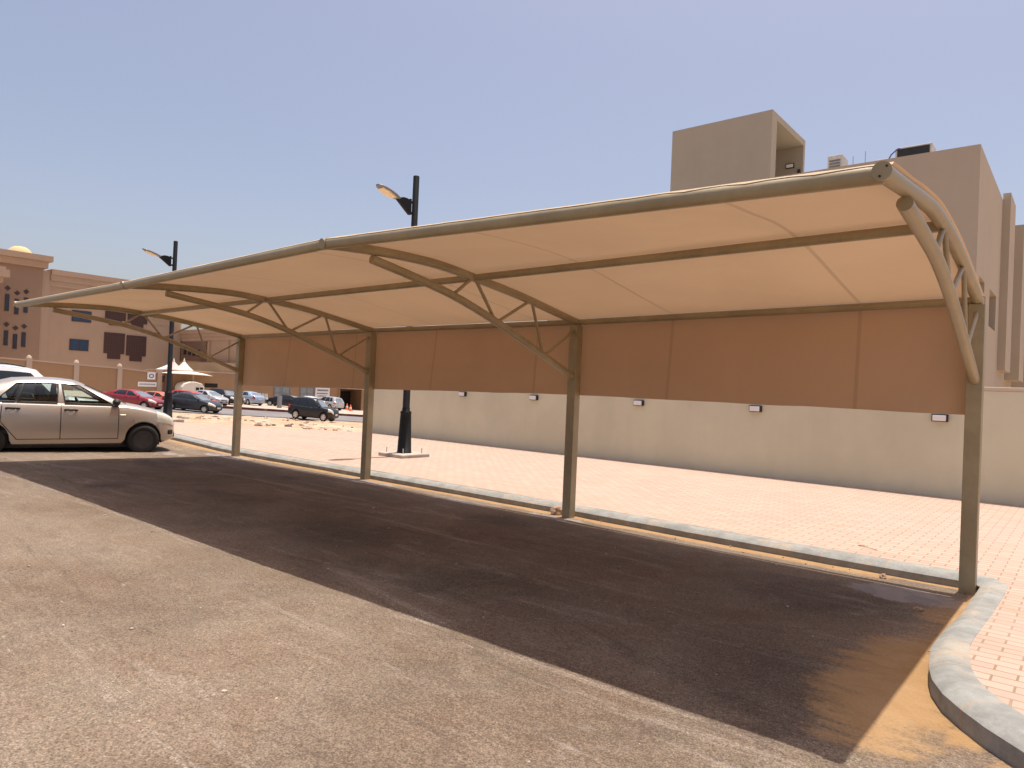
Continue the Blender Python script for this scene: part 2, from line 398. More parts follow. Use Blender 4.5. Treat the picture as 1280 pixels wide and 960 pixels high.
def interp(tab, x):
    if x <= tab[0][0]: return tab[0][1]
    for (a, p), (b, q) in zip(tab, tab[1:]):
        if x <= b: return p + (q - p) * (x - a) / (b - a)
    return tab[-1][1]
def cr(tab, x):                                # smooth interpolation (Catmull-Rom through a table)
    n = len(tab)
    if x <= tab[0][0]: return tab[0][1]
    if x >= tab[-1][0]: return tab[-1][1]
    for i in range(n - 1):
        if x <= tab[i + 1][0]: break
    x0, y0 = tab[i]; x1, y1 = tab[i + 1]; h = x1 - x0; t = (x - x0) / h
    m0 = ((y1 - tab[i - 1][1]) / (x1 - tab[i - 1][0])) if i > 0 else (y1 - y0) / h
    m1 = ((tab[i + 2][1] - y0) / (tab[i + 2][0] - x0)) if i + 2 < n else (y1 - y0) / h
    return (2*t**3 - 3*t*t + 1)*y0 + (t**3 - 2*t*t + t)*h*m0 + (-2*t**3 + 3*t*t)*y1 + (t**3 - t*t)*h*m1
def sstep(a, b, x):
    t = max(0, min(1, (x - a) / (b - a))); return t * t * (3 - 2 * t)
def fbm(x, y, s=1.0, o=4):
    return noise.fractal(Vector((x * s, y * s, 3.3)), 1.0, 2.0, o)

# ================================================================ GROUND
def lot_z(y): return max(-.06, min(.08, -.05 - .02 * y))
def far_z(x, y): return max(-3.2, min(.6, -0.0297446 * x - 0.0507123 * y - 1.3956413))
def terrain(x, y):
    t = -.48 * x + .877 * y
    a = min(1, max(0, (t - 13.9) / 19)); a = a * sstep(-12, -17, x)
    near = -.02 if t > 10 else -.12
    base = .045
    z = base + (far_z(x, y) - base) * a
    if t < 13.4: z = min(z, -.16 if y > -.5 else -.2)
    return z

def axis(parts):
    out = []
    for a, b, st in parts:
        n = max(1, round((b - a) / st)); out += [a + (b - a) * i / n for i in range(n)]
    return out + [parts[-1][1]]
xs = axis([(-900, -200, 100), (-200, -90, 10), (-90, -50, 2), (-50, -14, .5), (-14, 16, 5), (16, 100, 12), (100, 900, 100)])
ys = axis([(-900, -100, 100), (-100, -20, 10), (-20, 0, 2), (0, 34, .5), (34, 70, 3), (70, 200, 12), (200, 900, 100)])
mb = MB()
rows = []
for y in ys:
    row = []
    for x in xs:
        z = terrain(x, y); t = -.48 * x + .877 * y
        if 14.2 < t and x > -44.4 and x < -14 and 0 < y < 40: z += .10 * fbm(x, y, .55) * min(1, (t - 14.2) / 3) + .05 * max(0, fbm(x + 9, y, 2.2, 3))
        row.append((x, y, z))
    rows.append(row)
mb.grid(rows); tag(mb.build('terrain', M['sand']), kind='structure')

# kerb line along the parking bays, then round the corner towards the camera
KP = [(-26, 1.75), (-20, 1.05), (-16, .58), (-14.4, .36), (-12.9, .29), (-8.6, .235), (-4.4, .17), (-3, .10), (-1.2, .03)]
kp = [(x, cr(KP, x)) for x in [-26 + .4 * i for i in range(62)]]
corner = [(-.9, .02), (-.5, .02), (-.05, .03), (.06, .0), (.115, -.10), (.12, -.5), (.115, -.9), (.11, -1.366), (.095, -1.8), (.086, -2.218), (.09, -2.5), (.125, -2.80), (.155, -3.0), (.20, -3.182), (.275, -3.38), (.375, -3.545), (.49, -3.70), (.66, -3.88), (.86, -4.04), (1.15, -4.22), (1.5, -4.36), (2.2, -4.5), (3.5, -4.58), (7, -4.6), (13, -4.6)]
kp = [k for k in kp if k[0] < -1.0] + corner
def kerb_y(x): return interp([k for k in kp if k[0] < 0], x)
mb = MB(); rows = []; along = []; L = 0; back = []
prof = [(0, -.12, 0), (-.004, .066, 1), (.010, .077, 1), (.075, .106, 1), (.10, .114, 1), (.245, .118, 1), (.25, -.1, 0)]
for i, (x, y) in enumerate(kp):
    a = Vector(kp[max(0, i - 1)]); b = Vector(kp[min(len(kp) - 1, i + 1)]); t = (b - a).normalized(); nrm = Vector((-t.y, t.x))   # away from the road
    if i: L += (Vector(kp[i]) - Vector(kp[i - 1])).length
    zb = lot_z(y)
    dip = .004 * fbm(x, y, 2.5)
    tall = .028 * sstep(-1.5, -3.2, y)
    wob = .006 * fbm(x * 1.7, y * 1.7, 3)
    ww = .82
    rows.append([(x + nrm.x * (s * ww + (wob if k == 1 else 0)), y + nrm.y * s * ww, zb + h + (tall if h > 0 else 0) + (dip if h > 0 else 0)) for k, (s, h, _) in enumerate(prof)])
    along += [L] * len(prof); back.append((x + nrm.x * .245 * ww, y + nrm.y * .245 * ww))
mb.grid(rows, flip=False); mb.at['along'] = along
o = mb.build('kerb', M['kerb']); tag(o, kind='structure')
o.modifiers.new('edges', 'EDGE_SPLIT').split_angle = R(33)

# asphalt of the parking lot
def seg_d(px, py):
    best = 9
    for (x0, y0), (x1, y1) in zip(kp, kp[1:]):
        dx, dy = x1 - x0, y1 - y0; l2 = dx * dx + dy * dy
        t = max(0, min(1, ((px - x0) * dx + (py - y0) * dy) / l2)) if l2 else 0
        d = math.hypot(px - x0 - t * dx, py - y0 - t * dy)
        if d < best: best = d
    return best
mb = MB(); xs = axis([(-60, -26, 4), (-26, -16, .5), (-16, -2, .25), (-2, .8, .08), (.8, 14, .8)]); offs = axis([(0, .6, .06), (.6, 2.4, .15), (2.4, 5, .25), (5, 12, .7), (12, 60, 6)])
rows = []; sand = []; cem = []; oil = []
rs = random.Random(5)
OIL = []
for bay in range(6):
    for k in range(3):
        OIL.append((-1.1 - 2.2 * bay + rs.uniform(-.7, .7), rs.uniform(-3.7, -.6), rs.uniform(.4, 1.0), rs.uniform(.3, .8), rs.uniform(.5, 1)))
for k in range(8): OIL.append((rs.uniform(-9, 1), rs.uniform(-7.5, -4.6), rs.uniform(.3, .8), rs.uniform(.1, .3), rs.uniform(.3, .55)))
CEM = [(-.36, -.72, .50, .30, 1.2), (-4.6, -.15, .5, .16, .8), (-8.7, -.05, .9, .22, 1.0), (-13.2, -.1, .9, .25, 1.0), (-6.2, -.25, .8, .15, .6), (-4.75, -5.0, .5, .12, .42), (-2.1, -4.75, .8, .05, .5), (-1.5, -5.1, .45, .10, .42), (-1.0, -4.95, .5, .05, .45), (-7, -5.6, .5, .1, .4), (-14.6, -.9, 1.6, .5, .5)]
for x in xs:
    yk = interp([k for k in kp if k[0] < .02], x) + .05 if x < .05 else .08
    row = []
    for d in offs:
        y = yk - d; bumpz = .006 * fbm(x, y, 1.2, 3)
        row.append((x, y, lot_z(y) + bumpz))
        s = 0
        if -27 < x < 2 and d < 6.5:
            kd = seg_d(x, y) if (x > -2.2 and d < 6) else max(0, d - .05)
            w = .34 + .08 * fbm(x, 0, 1.1) if x < -.6 else .14
            if x < -5.2 and x > -13: w *= .8
            s = min(1, 1.6 * max(0, 1 - kd / max(.03, w))) * .95 if kd < w else 0
            e = ((x - .02) / .40) ** 2 + ((y + 3.05) / 1.15) ** 2
            if e < 1.6: s = max(s, 1.0 - .55 * e)
            e = ((x - .02) / .26) ** 2 + ((y + 1.3) / .95) ** 2
            if e < 1: s = max(s, .60 - .4 * e)
            e = ((x + 5.0) / 2.5) ** 2 + ((y + 1.5) / .7) ** 2
            if e < 1: s = max(s, .26 - .2 * e)
            if x < -13.5: s = max(s, .42 * sstep(-13.5, -15, x) * sstep(2.2, .3, d))
        sand.append(s)
        c = 0
        for cx, cy, ax, ay, amp in CEM:
            e = ((x - cx) / ax) ** 2 + ((y - cy) / ay) ** 2
            if e < 1.6: c = max(c, amp * (1 - e / 1.6))
        cem.append(c)
        oil.append(max([0] + [q * (1 - (((x - cx) / ax) ** 2 + ((y - cy) / ay) ** 2) / 1.5) for cx, cy, ax, ay, q in OIL]))
    rows.append(row)
mb.grid(rows, flip=True); mb.at['sand'] = sand; mb.at['cement'] = cem; mb.at['oil'] = oil
tag(mb.build('parking_lot', M['asphalt']), kind='structure')

# brick pavement behind the kerb
def poly_sheet(name, outline, zf, mat, sandf=None, step=None):
    bm = bmesh.new(); vs = [bm.verts.new((x, y, zf(x, y))) for x, y in outline]
    es = [bm.edges.new((vs[i], vs[(i + 1) % len(vs)])) for i in range(len(vs))]
    bmesh.ops.triangle_fill(bm, use_beauty=True, edges=es)
    if step:
        for it in range(step): bmesh.ops.subdivide_edges(bm, edges=[e for e in bm.edges if e.calc_length() > .6], cuts=1)
        bmesh.ops.triangulate(bm, faces=bm.faces)
        for v in bm.verts: v.co.z = zf(v.co.x, v.co.y)
    bmesh.ops.recalc_face_normals(bm, faces=bm.faces)
    if sum(f.normal.z for f in bm.faces) < 0: bmesh.ops.reverse_faces(bm, faces=bm.faces)
    me = bpy.data.meshes.new(name); bm.to_mesh(me); bm.free(); me.materials.append(mat)
    if sandf:
        a = me.attributes.new('sand', 'FLOAT', 'POINT'); a.data.foreach_set('value', [sandf(v.co.x, v.co.y) for v in me.vertices])
    o = bpy.data.objects.new(name, me); COL.objects.link(o); return tag(o, kind='structure')
pz = lambda x, y: .066 - .02 * min(0, y) + .028 * sstep(-1.5, -3.2, y)
bk = [(x, y) for x, y in back if x > -25.9]
out = bk + [(13, 9), (-17.3, 9), (-17.25, 6.7), (-19.0, 5.25), (-21.4, 4.0), (-23.6, 2.75), (-25.8, 2.3)]
def psand(x, y):
    s = 0
    for cx, cy, ax, ay, amp in [(-6.6, .75, 1.6, .35, .62), (-5.2, .6, 1.0, .25, .5), (-10.9, 2.1, .9, .25, .5), (.32, -.7, .16, .8, .55), (-9, 1.2, 2, .2, .35), (-12, .7, 1.5, .3, .4)]:
        e = ((x - cx) / ax) ** 2 + ((y - cy) / ay) ** 2
        if e < 1: s = max(s, amp * (1 - e))
    return s
poly_sheet('pavement', out, pz, M['pavers'], psand, 4)

# far road, its kerb and the pavement in front of the far wall (all run along y and follow the slope)
def strip(name, x0, x1, y0, y1, dz, mat, side=0, wob=0):
    mb = MB(); rows = []
    for y in axis([(y0, y1, 3)]):
        row = [(x0, y, far_z(x0, y) + dz), (x1, y, far_z(x1, y) + dz)]
        if wob: row[1] = (x1 + wob * fbm(0, y, .35), y, far_z(x1, y) + dz)
        if side: row += [(x1, y, far_z(x1, y) - .3)]
        rows.append(row)
    mb.grid(rows, flip=False, smooth=False); return tag(mb.build(name, mat, weld=True), kind='structure')
strip('far_road', -53.4, -44.9, -60, 150, .045, M['far_road'], wob=.8)
strip('far_kerb', -53.75, -53.4, -60, 150, .24, M['far_kerb'], side=1)
strip('far_pavement', -95, -53.75, -60, 150, .235, M['far_pave'])

# ================================================================ CARPORT
TX = [0.017, -4.488, -8.896, -13.266]
YP = [-.104, .023, .137, .125]            # post centres
TY = [-3.923, -3.968, -3.934, -3.949]; TZ = [2.74, 2.846, 2.756, 2.703]
TOPZ = [2.60, 2.55, 2.55, 2.51]
UP = [(-3.968, 2.846), (-3.55, 2.878), (-3.1, 2.897), (-2.55, 2.892), (-2.02, 2.842), (-1.2, 2.748), (-.5, 2.640), (.023, 2.555)]
LO = [(-3.449, 2.800), (-2.877, 2.708), (-2.287, 2.590), (-1.611, 2.392), (-.834, 2.120), (-.02, 1.822)]
UP = [(-4.02, 2.840)] + UP
def blend(tab, i, y):
    """generic arc moved onto truss i: y is the generic ordinate"""
    z = cr(tab, y); w = sstep(-1.4, -3.9, y)
    yy = y + w * (TY[i] - TY[1]) + (1 - w) * (YP[i] - YP[1])
    return yy, z + (TZ[i] - TZ[1]) * w * .9 + (TOPZ[i] - 2.55) * (1 - w)
RC = .044
car_port = thing('carport', 'long beige cantilever carport shading four parking bays beside the pavement', 'carport', (0, 0, 0))
MIDY = -2.02; UO = .05
for i in range(4):
    x = TX[i]
    mb = MB(); a = .064; zt = TOPZ[i] - .03
    mb.box((x - a, YP[i] - a, -.12), (x + a, YP[i] + a, zt))
    p = mb.build('post', M['steel'], car_port, bevel=.006)
    mb = MB(); mb.tube([(x, *blend(UP, i, y)) for y in [-4.02 + k * (4.02 + .06) / 28 for k in range(29)]], .047, 16)
    mb.build('upper_chord', M['steel'], car_port)
    mb = MB(); mb.tube([(x, *blend(LO, i, y)) for y in [-3.449 + k * 3.43 / 22 for k in range(23)]], RC, 14)
    lc = mb.build('lower_chord', M['steel'], car_port)
    for ya, yb in [(-2.343, -2.03), (-1.62, -2.00), (-1.60, -.985), (-.69, -.96), (-.67, -.05)]:
        A = (x, *blend(LO, i, ya)); B = (x, *blend(UP, i, yb))
        if yb == -.05: B = (x, YP[i] - .05, TOPZ[i] - .11)
        mb = MB(); mb.tube([A, B], .019, 10); mb.build('brace', M['steel'], car_port)
def node(tab, i, y, dz=0):
    yy, zz = blend(tab, i, y); return Vector((TX[i], yy, zz + dz))
for i in range(3):
    e0 = 0; e1 = 0
    mb = MB(); A = Vector((TX[i] + e0, TY[i], TZ[i])); B = Vector((TX[i + 1] - e1, TY[i + 1], TZ[i + 1]))
    n = 12; mb.tube([A.lerp(B, k / n)  for k in range(n + 1)], .048, 18)
    mb.build('front_beam', M['steel'], car_port)
    if i:
        mb = MB(); mb.tube([A + Vector((.045, 0, .001)), A + Vector((-.045, 0, .001))], .052, 18); mb.build('beam_collar', M['steel'], car_port)
    mb = MB(); A = node(UP, i, MIDY, -.004); B = node(UP, i + 1, MIDY, -.004)
    mb.tube([A.lerp(B, k / n) for k in range(n + 1)], .040, 14); mb.build('middle_beam', M['steel'], car_port)
    mb = MB(); A = Vector((TX[i], YP[i], TOPZ[i] + .004)); B = Vector((TX[i + 1], YP[i + 1], TOPZ[i + 1] + .004))
    mb.tube([A.lerp(B, k / n) for k in range(n + 1)], .038, 14); mb.build('rear_beam', M['steel'], car_port)
# bolts on the beam end cap
for dx, dz in ((.022, .02), (-.008, -.026)):
    yy, zz = blend(UP, 0, -4.02)
    mb = MB(); mb.tube([(TX[0] + dx, yy + .002, zz + dz), (TX[0] + dx, yy - .006, zz + dz)], .0055, 8); mb.build('end_bolt', M['dark'], car_port)
# fabric roof: stretched over the chords, slack between them
def lerp_t(x, tab):
    x = max(TX[3], min(TX[0], x))
    for i in range(3):
        if x >= TX[i + 1]:
            t = (x - TX[i]) / (TX[i + 1] - TX[i]); return i, t
    return 2, 1.0
mb = MB(); rows = []
gx = axis([(TX[3] - .045, TX[0] + .045, .12)]); gy = axis([(-3.968, .07, .11)])
for x in gx:
    i, t = lerp_t(x, None); row = []
    for y in gy:
        a = Vector(blend(UP, i, y)); b = Vector(blend(UP, i + 1, y)); q = a.lerp(b, t)
        up = .049
        k = (y + 3.968) / (3.968 + .07); span = math.sin(math.pi * min(1, max(0, t)))
        sag = .030 * span * abs(math.sin(2 * math.pi * k)) if k < 1 else 0
        sag += .006 * fbm(x * .8, y, 1.5, 3)
        row.append((x, q.x, q.y + up - sag * (0 if k < .001 else 1)))
    # hem that laps the top of the front beam, uneven
    f = Vector(row[0]); hem = .012 * fbm(x, 0, 3.0, 4) + (.012 * math.sin(x * 17) if x > -1.2 else 0)
    zt = TZ[i] + (TZ[i + 1] - TZ[i]) * t; yt = TY[i] + (TY[i + 1] - TY[i]) * t
    lap = [(x, yt - .051 * math.sin(a), zt + .051 * math.cos(a) + .001 + (abs(hem) * .2 if a < .3 else 0)) for a in (0.80 + hem * 12, .5, .25)]
    row[0] = (x, yt, zt + .0525 + abs(hem) * .25)
    rows.append(lap + row)
mb.grid(rows, flip=True)
mb.build('fabric_roof', M['fabric'], car_port)
# rear curtain between roof and mid height, one panel per bay, bellied towards the bays
CB = [1.56, 1.59, 1.53, 1.47]
for i in range(3):
    mb = MB(); rows = []
    xa, xb = (TX[i] - (.0 if i else -.05), TX[i + 1] + (0.0 if i < 2 else -.05))
    for k in range(37):
        t = k / 36; x = xa + (xb - xa) * t; row = []
        y0 = YP[i] + (YP[i + 1] - YP[i]) * t + .070; zt = TOPZ[i] + (TOPZ[i + 1] - TOPZ[i]) * t + .052; zb = CB[i] + (CB[i + 1] - CB[i]) * t
        belly = math.sin(math.pi * t) ** .7
        for j in range(13):
            s = j / 12
            yy = y0 - .115 * belly * s ** 1.2 + .006 * fbm(x, s * 2, 1.4, 3) * s
            row.append((x, yy, zt + (zb - zt) * s + .012 * fbm(x, 0, .8, 3) * s))
        rows.append(row)
    mb.grid(rows, flip=False); mb.build('rear_curtain', M['curtain'], car_port)

# ================================================================ STREET LAMPS
def lamp(loc, label, head=True):
    t = thing('street_lamp', label, 'street lamp', loc, 0, 'black street lamps on the pavement')
    mb = MB(); mb.box((-.40, -.40, -.08), (.40, .40, .075)); mb.build('concrete_base', M['concrete'], t, bevel=.025)
    mb = MB(); mb.lathe([(.165, .075), (.165, .095), (.155, .10), (.122, .85), (.118, .93), (.124, .94), (.124, .97), (.085, 1.0), (.085, 1.06), (.078, 1.07), (.068, 6.16), (.062, 6.17)], 20)
    mb.build('pole', M['black'], t)
    for sx, sy in ((1, 1), (1, -1), (-1, 1), (-1, -1)):
        mb = MB(); mb.tube([(.27 * sx, .27 * sy, .07), (.27 * sx, .27 * sy, .19)], .011, 8); mb.build('anchor_bolt', M['bolt'], t)
    mb = MB()
    mb.tube([(0, -.05, 5.33), (0, -.17, 5.33)], .03, 10); mb.tube([(0, -.05, 5.56), (0, -.17, 5.58)], .025, 10)
    mb.prism([(-.13, 5.28), (-.18, 5.28), (-.53, 5.53), (-.50, 5.575), (-.36, 5.62), (-.24, 5.62), (-.17, 5.585), (-.17, 5.63), (-.13, 5.63)], 'x', -.035, .035)
    mb.build('bracket', M['black'], t, bevel=.006)
    mb = MB()                                      # head: flat tapered housing tilted upwards, panel under it
    A = Vector((0, -.49, 5.555)); B = Vector((0, -1.07, 5.715)); d = (B - A).normalized(); n = Vector((0, d.z, -d.y)); n = -n if n.z < 0 else n
    rows = []
    for k in range(11):
        s = k / 10; w = .045 + .105 * math.sin(math.pi * min(1, .12 + s * .78)) ** .8; h = .022 + .02 * math.sin(math.pi * s)
        if k == 10: w *= .6; h = .008
        c = A.lerp(B, s); rows.append([c + Vector((w * math.cos(a), 0, 0)) + n * (h * math.sin(a)) for a in [2 * math.pi * q / 16 for q in range(17)]])
    mb.grid(rows); mb.build('lamp_head', M['lamp_grey'], t, weld=True)
    mb = MB(); P = A.lerp(B, .2) - n * .052; Q = A.lerp(B, .84) - n * .050
    vs = []
    for zz in (0, .03):
        for c, w in ((P, .085), (A.lerp(B, .55) - n * .056, .115), (Q, .085)): vs += [c + Vector((-w, 0, 0)) + n * zz, c + Vector((w, 0, 0)) + n * zz]
    mb.add(vs, [(0, 1, 3, 2), (2, 3, 5, 4), (6, 8, 9, 7), (8, 10, 11, 9), (0, 6, 7, 1), (4, 5, 11, 10), (0, 2, 8, 6), (2, 4, 10, 8), (1, 7, 9, 3), (3, 9, 11, 5)])
    mb.build('light_panel', M['lamp_panel'], t)
    return t
lamp((-10.73, 2.656, .07), 'black street lamp on a square concrete base between two carport posts and the wall')
lamp((-23.46, 3.23, .07), 'farther black street lamp standing past the bonnet of the silver saloon car')

# ================================================================ BEIGE BOUNDARY WALL, right
wl = thing('boundary_wall', 'plain beige rendered wall with small wall lights behind the brick pavement', 'wall', (-17.15, 6.86, .05))
A = Vector((-17.15, 6.86)); B = Vector((13, 6.42)); d = (B - A).normalized(); n = Vector((-d.y, d.x))
def wall_pt(s, off): q = A + d * s + n * off; return (q.x - A.x, q.y - A.y)
Lw = (B - A).length
mb = MB()
pr = [(0, 0), (Lw, 0), (Lw, .22), (0, .22)]
mb.prism([wall_pt(*q) for q in pr], 'z', -.35, 1.9); mb.build('wall_panel', M['wall'], wl, bevel=.008)
mb = MB(); mb.prism([wall_pt(*q) for q in [(-.01, -.012), (Lw, -.012), (Lw, .232), (-.01, .232)]], 'z', 1.902, 1.965); mb.build('coping', M['wall_cap'], wl, bevel=.008)
for x in (-12.95, -10.35, -7.23, -4.48, -1.19):
    s = (x - A.x) / d.x
    def bx(s0, s1, o0, o1, z0, z1):
        m_ = MB(); m_.prism([wall_pt(s + s0, o0), wall_pt(s + s1, o0), wall_pt(s + s1, o1), wall_pt(s + s0, o1)], 'z', z0, z1); return m_
    wf = bx(-.125, .125, -.075, .02, 1.335, 1.465).build('wall_light', M['dark'], wl, bevel=.006)
    bx(-.108, .098, -.092, -.070, 1.348, 1.447).build('light_lens', M['fix_white'], wf, bevel=.004)

# ================================================================ BUILDING BEHIND THE WALL
bd = thing('beige_building', 'beige flat roofed building with a hollow roof tower rising behind the wall', 'building', (-1.54, 14, 0))
O = Vector((-1.54, 14, 0))
def bpart(mb, name, mat, parent=bd, bevel=0): return shift(mb, O).build(name, mat, parent, bevel)
mb = MB(); X0 = -15.5; X1 = -1.54; Y0 = 14; Y1 = 34
wins = [(14.66, 15.9, 3.9, 5.24), (17.25, 19.1, 4.15, 5.26)]
# right wall with two recessed slits, built as bands
ycut = sorted({Y0, Y1} | {w[0] for w in wins} | {w[1] for w in wins})
for a, b in zip(ycut, ycut[1:]):
    w = [q for q in wins if q[0] == a and q[1] == b]
    for z0, z1 in ([(-.5, 8.6)] if not w else [(-.5, w[0][2]), (w[0][3], 8.6)]):
        mb.box((X1 - .3, a, z0), (X1, b, z1))
mb.box((X0, Y0, -.5), (X1 - .3, Y0 + .3, 8.6)); mb.box((X0, Y1 - .3, -.5), (X1 - .3, Y1, 8.6)); mb.box((X0, Y0 + .3, -.5), (X0 + .3, Y1 - .3, 8.6))
mb.box((X0 + .3, Y0 + .3, 7.9), (X1 - .3, Y1 - .3, 8.15))
bpart(mb, 'facade', M['bld'])
for w in wins:
    mb = MB(); mb.box((X1 - .2, w[0], w[2]), (X1 - .17, w[1], w[3])); f = bpart(mb, 'window', M['win_slit'])
mb = MB(); mb.box((-1.539, 20.15, 2.97), (-1.324, 22.08, 8.81)); bpart(mb, 'pilaster', M['bld'])
mb = MB(); mb.box((-1.539, 22.864, 2.76), (-1.12, 25.0, 8.31)); bpart(mb, 'pilaster', M['bld'])
mb = MB(); mb.box((-1.539, 25.8, 2.6), (-.7, 40, 8.0)); bpart(mb, 'side_wing', M['bld'])
# hollow tower, open towards +x
mb = MB(); x0, x1, y0, y1, z0, z1 = -12.53, -8.48, 18, 21.86, 8.15, 12.44
mb.box((x0, y0, z0), (x1, y0 + .5, z1)); mb.box((x0, y1 - .2, z0), (x1, y1, z1)); mb.box((x0, y0 + .5, z0), (x0 + .25, y1 - .2, z1)); mb.box((x0 + .25, y0 + .5, z1 - .25), (x1, y1 - .2, z1 - .002))
tw = bpart(mb, 'roof_tower', M['tower'])
mb = MB(); mb.box((-9.15, y1 - .29, 11.32), (-8.82, y1 - .2, 11.5)); lf = bpart(mb, 'tower_light', M['dark'], tw)
mb = MB(); mb.box((-9.12, y1 - .31, 11.34), (-8.85, y1 - .285, 11.47)); bpart(mb, 'light_lens', M['fix_white'], tw)
mb = MB(); mb.box((-8.66, y1 - .3, 10.75), (-8.56, y1 - .2, 11.2)); bpart(mb, 'junction_box', M['dark'], tw)
# roof equipment
def ac(loc, size, label, rz=0, dark=False):
    t = thing('air_conditioner', label, 'air conditioner', loc, rz, 'rooftop air conditioners')
    w, d_, h = size
    mb = MB(); mb.box((-w / 2, -d_ / 2, .1), (w / 2, d_ / 2, h)); mb.build('casing', M['ac_white'], t, bevel=.02)
    mb = MB()
    if dark:
        mb.box((-w / 2 + .06, -d_ / 2 - .02, .16), (w / 2 - .06, -d_ / 2 + .01, h - .06)); mb.build('condenser_coil', M['ac_dark'], t)
    else:
        for k in range(7): mb.box((-w / 2 + .06, -d_ / 2 - .02, .2 + (h - .32) * k / 7), (w / 2 - .06, -d_ / 2 + .005, .2 + (h - .32) * (k + .55) / 7))
        mb.build('grille', M['lamp_grey'], t)
    for sx in (-1, 1):
        mb = MB(); mb.box((sx * w / 2 * .7 - .04, -d_ / 2, 0), (sx * w / 2 * .7 + .04, d_ / 2, .102)); mb.build('foot', M['dark'], t)
ac((-5.92, 17.2, 8.93), (.46, .75, 1.0), 'pale upright air conditioner on the roof nearest the tower', 0)
ac((-4.52, 17.2, 8.88), (.42, .6, .68), 'small pale air conditioner low on the roof beside the blue pipe')
ac((-3.56, 16.9, 8.86), (1.0, .7, .86), 'wide black fronted air conditioner near the roof corner', 0, True)
for p_ in ((-5.92, 17.2), (-4.52, 17.2), (-3.56, 16.9)):
    pass
mb = MB(); 
for x, y in ((-5.92, 17.2), (-4.52, 17.2), (-3.56, 16.9)): mb.box((x - .6, y - .5, 8.15), (x + .6, y + .5, 8.86 if x > -4 else (8.88 if x > -5 else 8.93)))
bpart(mb, 'equipment_plinth', M['concrete'])
ac((-10.9, 16.1, 8.42), (.62, .5, .72), 'low dark fronted air conditioner at the foot of the roof tower', 0, True)
mb = MB(); mb.box((-11.5, 15.7, 8.15), (-10.3, 16.5, 8.42)); bpart(mb, 'equipment_plinth', M['concrete'])
mb = MB(); mb.tube([(-4.3, 16.5, 8.2), (-4.28, 16.5, 9.3), (-4.16, 16.5, 9.52), (-3.98, 16.5, 9.68), (-3.9, 16.6, 9.70), (-3.8, 16.8, 9.6)], .022, 8)
tag(mb.build('blue_pipe', M['blue_pipe']), 'thin blue pipe curving up to the wide black rooftop air conditioner', 'pipe')
mb = MB(); mb.tube([(-12.3, 16.2, 8.3), (-12.2, 16.2, 8.95), (-11.95, 16.2, 9.15), (-11.7, 16.2, 9.0), (-11.65, 16.2, 8.3)], .02, 8)
tag(mb.build('cable_loop', M['black']), 'black cable looping up from the roof beside the tower', 'cable')
for x, h, lb in ((-5.42, 9.87, 'thin steel rod rising next to the upright air conditioner'), (-5.05, 9.97, 'thin steel rod standing alone between the two pale air conditioners')):
    mb = MB(); mb.tube([(x, 17.1, 8.15), (x, 17.1, h)], .012, 6); tag(mb.build('steel_rod', M['bolt']), lb, 'rod', 'steel rods on the roof')

# ================================================================ FAR SIDE: school, second building, walls
SXF = -85.76
sc = thing('school_building', 'brown three storey building with domed corner block, lattice screens and blue windows', 'building', (SXF, 18, -1))
O2 = Vector((SXF, 18, -1))
def spart(mb, name, mat, parent=sc, bevel=0): return shift(mb, O2).build(name, mat, parent, bevel)
mb = MB(); mb.box((-110, 18.1, -3), (SXF, 32.4, 11.35)); spart(mb, 'main_wall', M['school'])
for k, (z0, z1, pr_) in enumerate([(10.75, 11.35, .18), (11.352, 12.0, .36), (12.002, 12.55, .55)]):
    mb = MB(); mb.box((-110, 18.1, z0), (SXF + pr_, 32.4 + pr_ * .3, z1)); spart(mb, 'cornice', M['school_lt'])
mb = MB(); mb.box((-110, -8, -3), (SXF + .35, 17.3, 12.7)); spart(mb, 'corner_block', M['school_left'])
mb = MB(); mb.box((SXF - 3, 17.302, -3), (SXF + .15, 18.098, 12.35)); spart(mb, 'corner_pilaster', M['school_lt'])
mb = MB(); mb.box((SXF - 3, 18.102, -3), (SXF + .06, 19.3, 11.3)); spart(mb, 'corner_pilaster', M['school_dk' if False else 'school'])
for z0, z1, pr_ in [(12.5, 13.2, .45), (13.202, 13.8, .85)]:
    mb = MB(); mb.box((-110, -8, z0), (SXF + .35 + pr_, 17.3 + pr_ * .8, z1)); spart(mb, 'cornice', M['school_lt'])
mb = MB(); mb.lathe([(1.2, 13.6), (1.2, 13.85), (1.12, 14.15), (.9, 14.48), (.55, 14.72), (0.01, 14.83)], 24, o=(SXF - 1.2, 15.55, -.12)); spart(mb, 'dome', M['dome'])
# projecting left wing, only its cornice end is in view
mb = MB(); mb.box((-95, -8, -3), (-80.6, 12.3, 10.0)); spart(mb, 'left_wing', M['school'])
for z0, z1, pr_ in [(9.95, 10.5, .3), (10.502, 11.2, .75), (11.202, 11.5, .45)]:
    mb = MB(); mb.box((-95, -8, z0), (-80.6 + pr_, 12.3 + pr_ * .9, z1)); spart(mb, 'cornice', M['school_lt'])
def diamond(y, z, r): return [(y - r, z), (y, z - r), (y + r, z), (y, z + r)]
for (y, z0, z1) in [(14.3, 5.75 - 1.7, 5.6), (15.1, 3.75, 5.3), (15.85, 4.0, 5.55), (14.25, 7.6, 9.35), (15.1, 7.35, 8.95), (15.9, 7.6, 9.2)]:
    mb = MB(); mb.box((SXF + .34, y - .19, z0), (SXF + .40, y + .19, z1)); fr = spart(mb, 'slit_window', M['win_frame'])
    mb = MB(); mb.box((SXF + .38, y - .13, z0 + .06), (SXF + .415, y + .13, z1 - .06)); spart(mb, 'pane', M['win_slitblue'], fr)
    mb = MB(); mb.prism(diamond(y, z1 + .62, .27), 'x', SXF + .33, SXF + .40); spart(mb, 'diamond_vent', M['win_frame'])
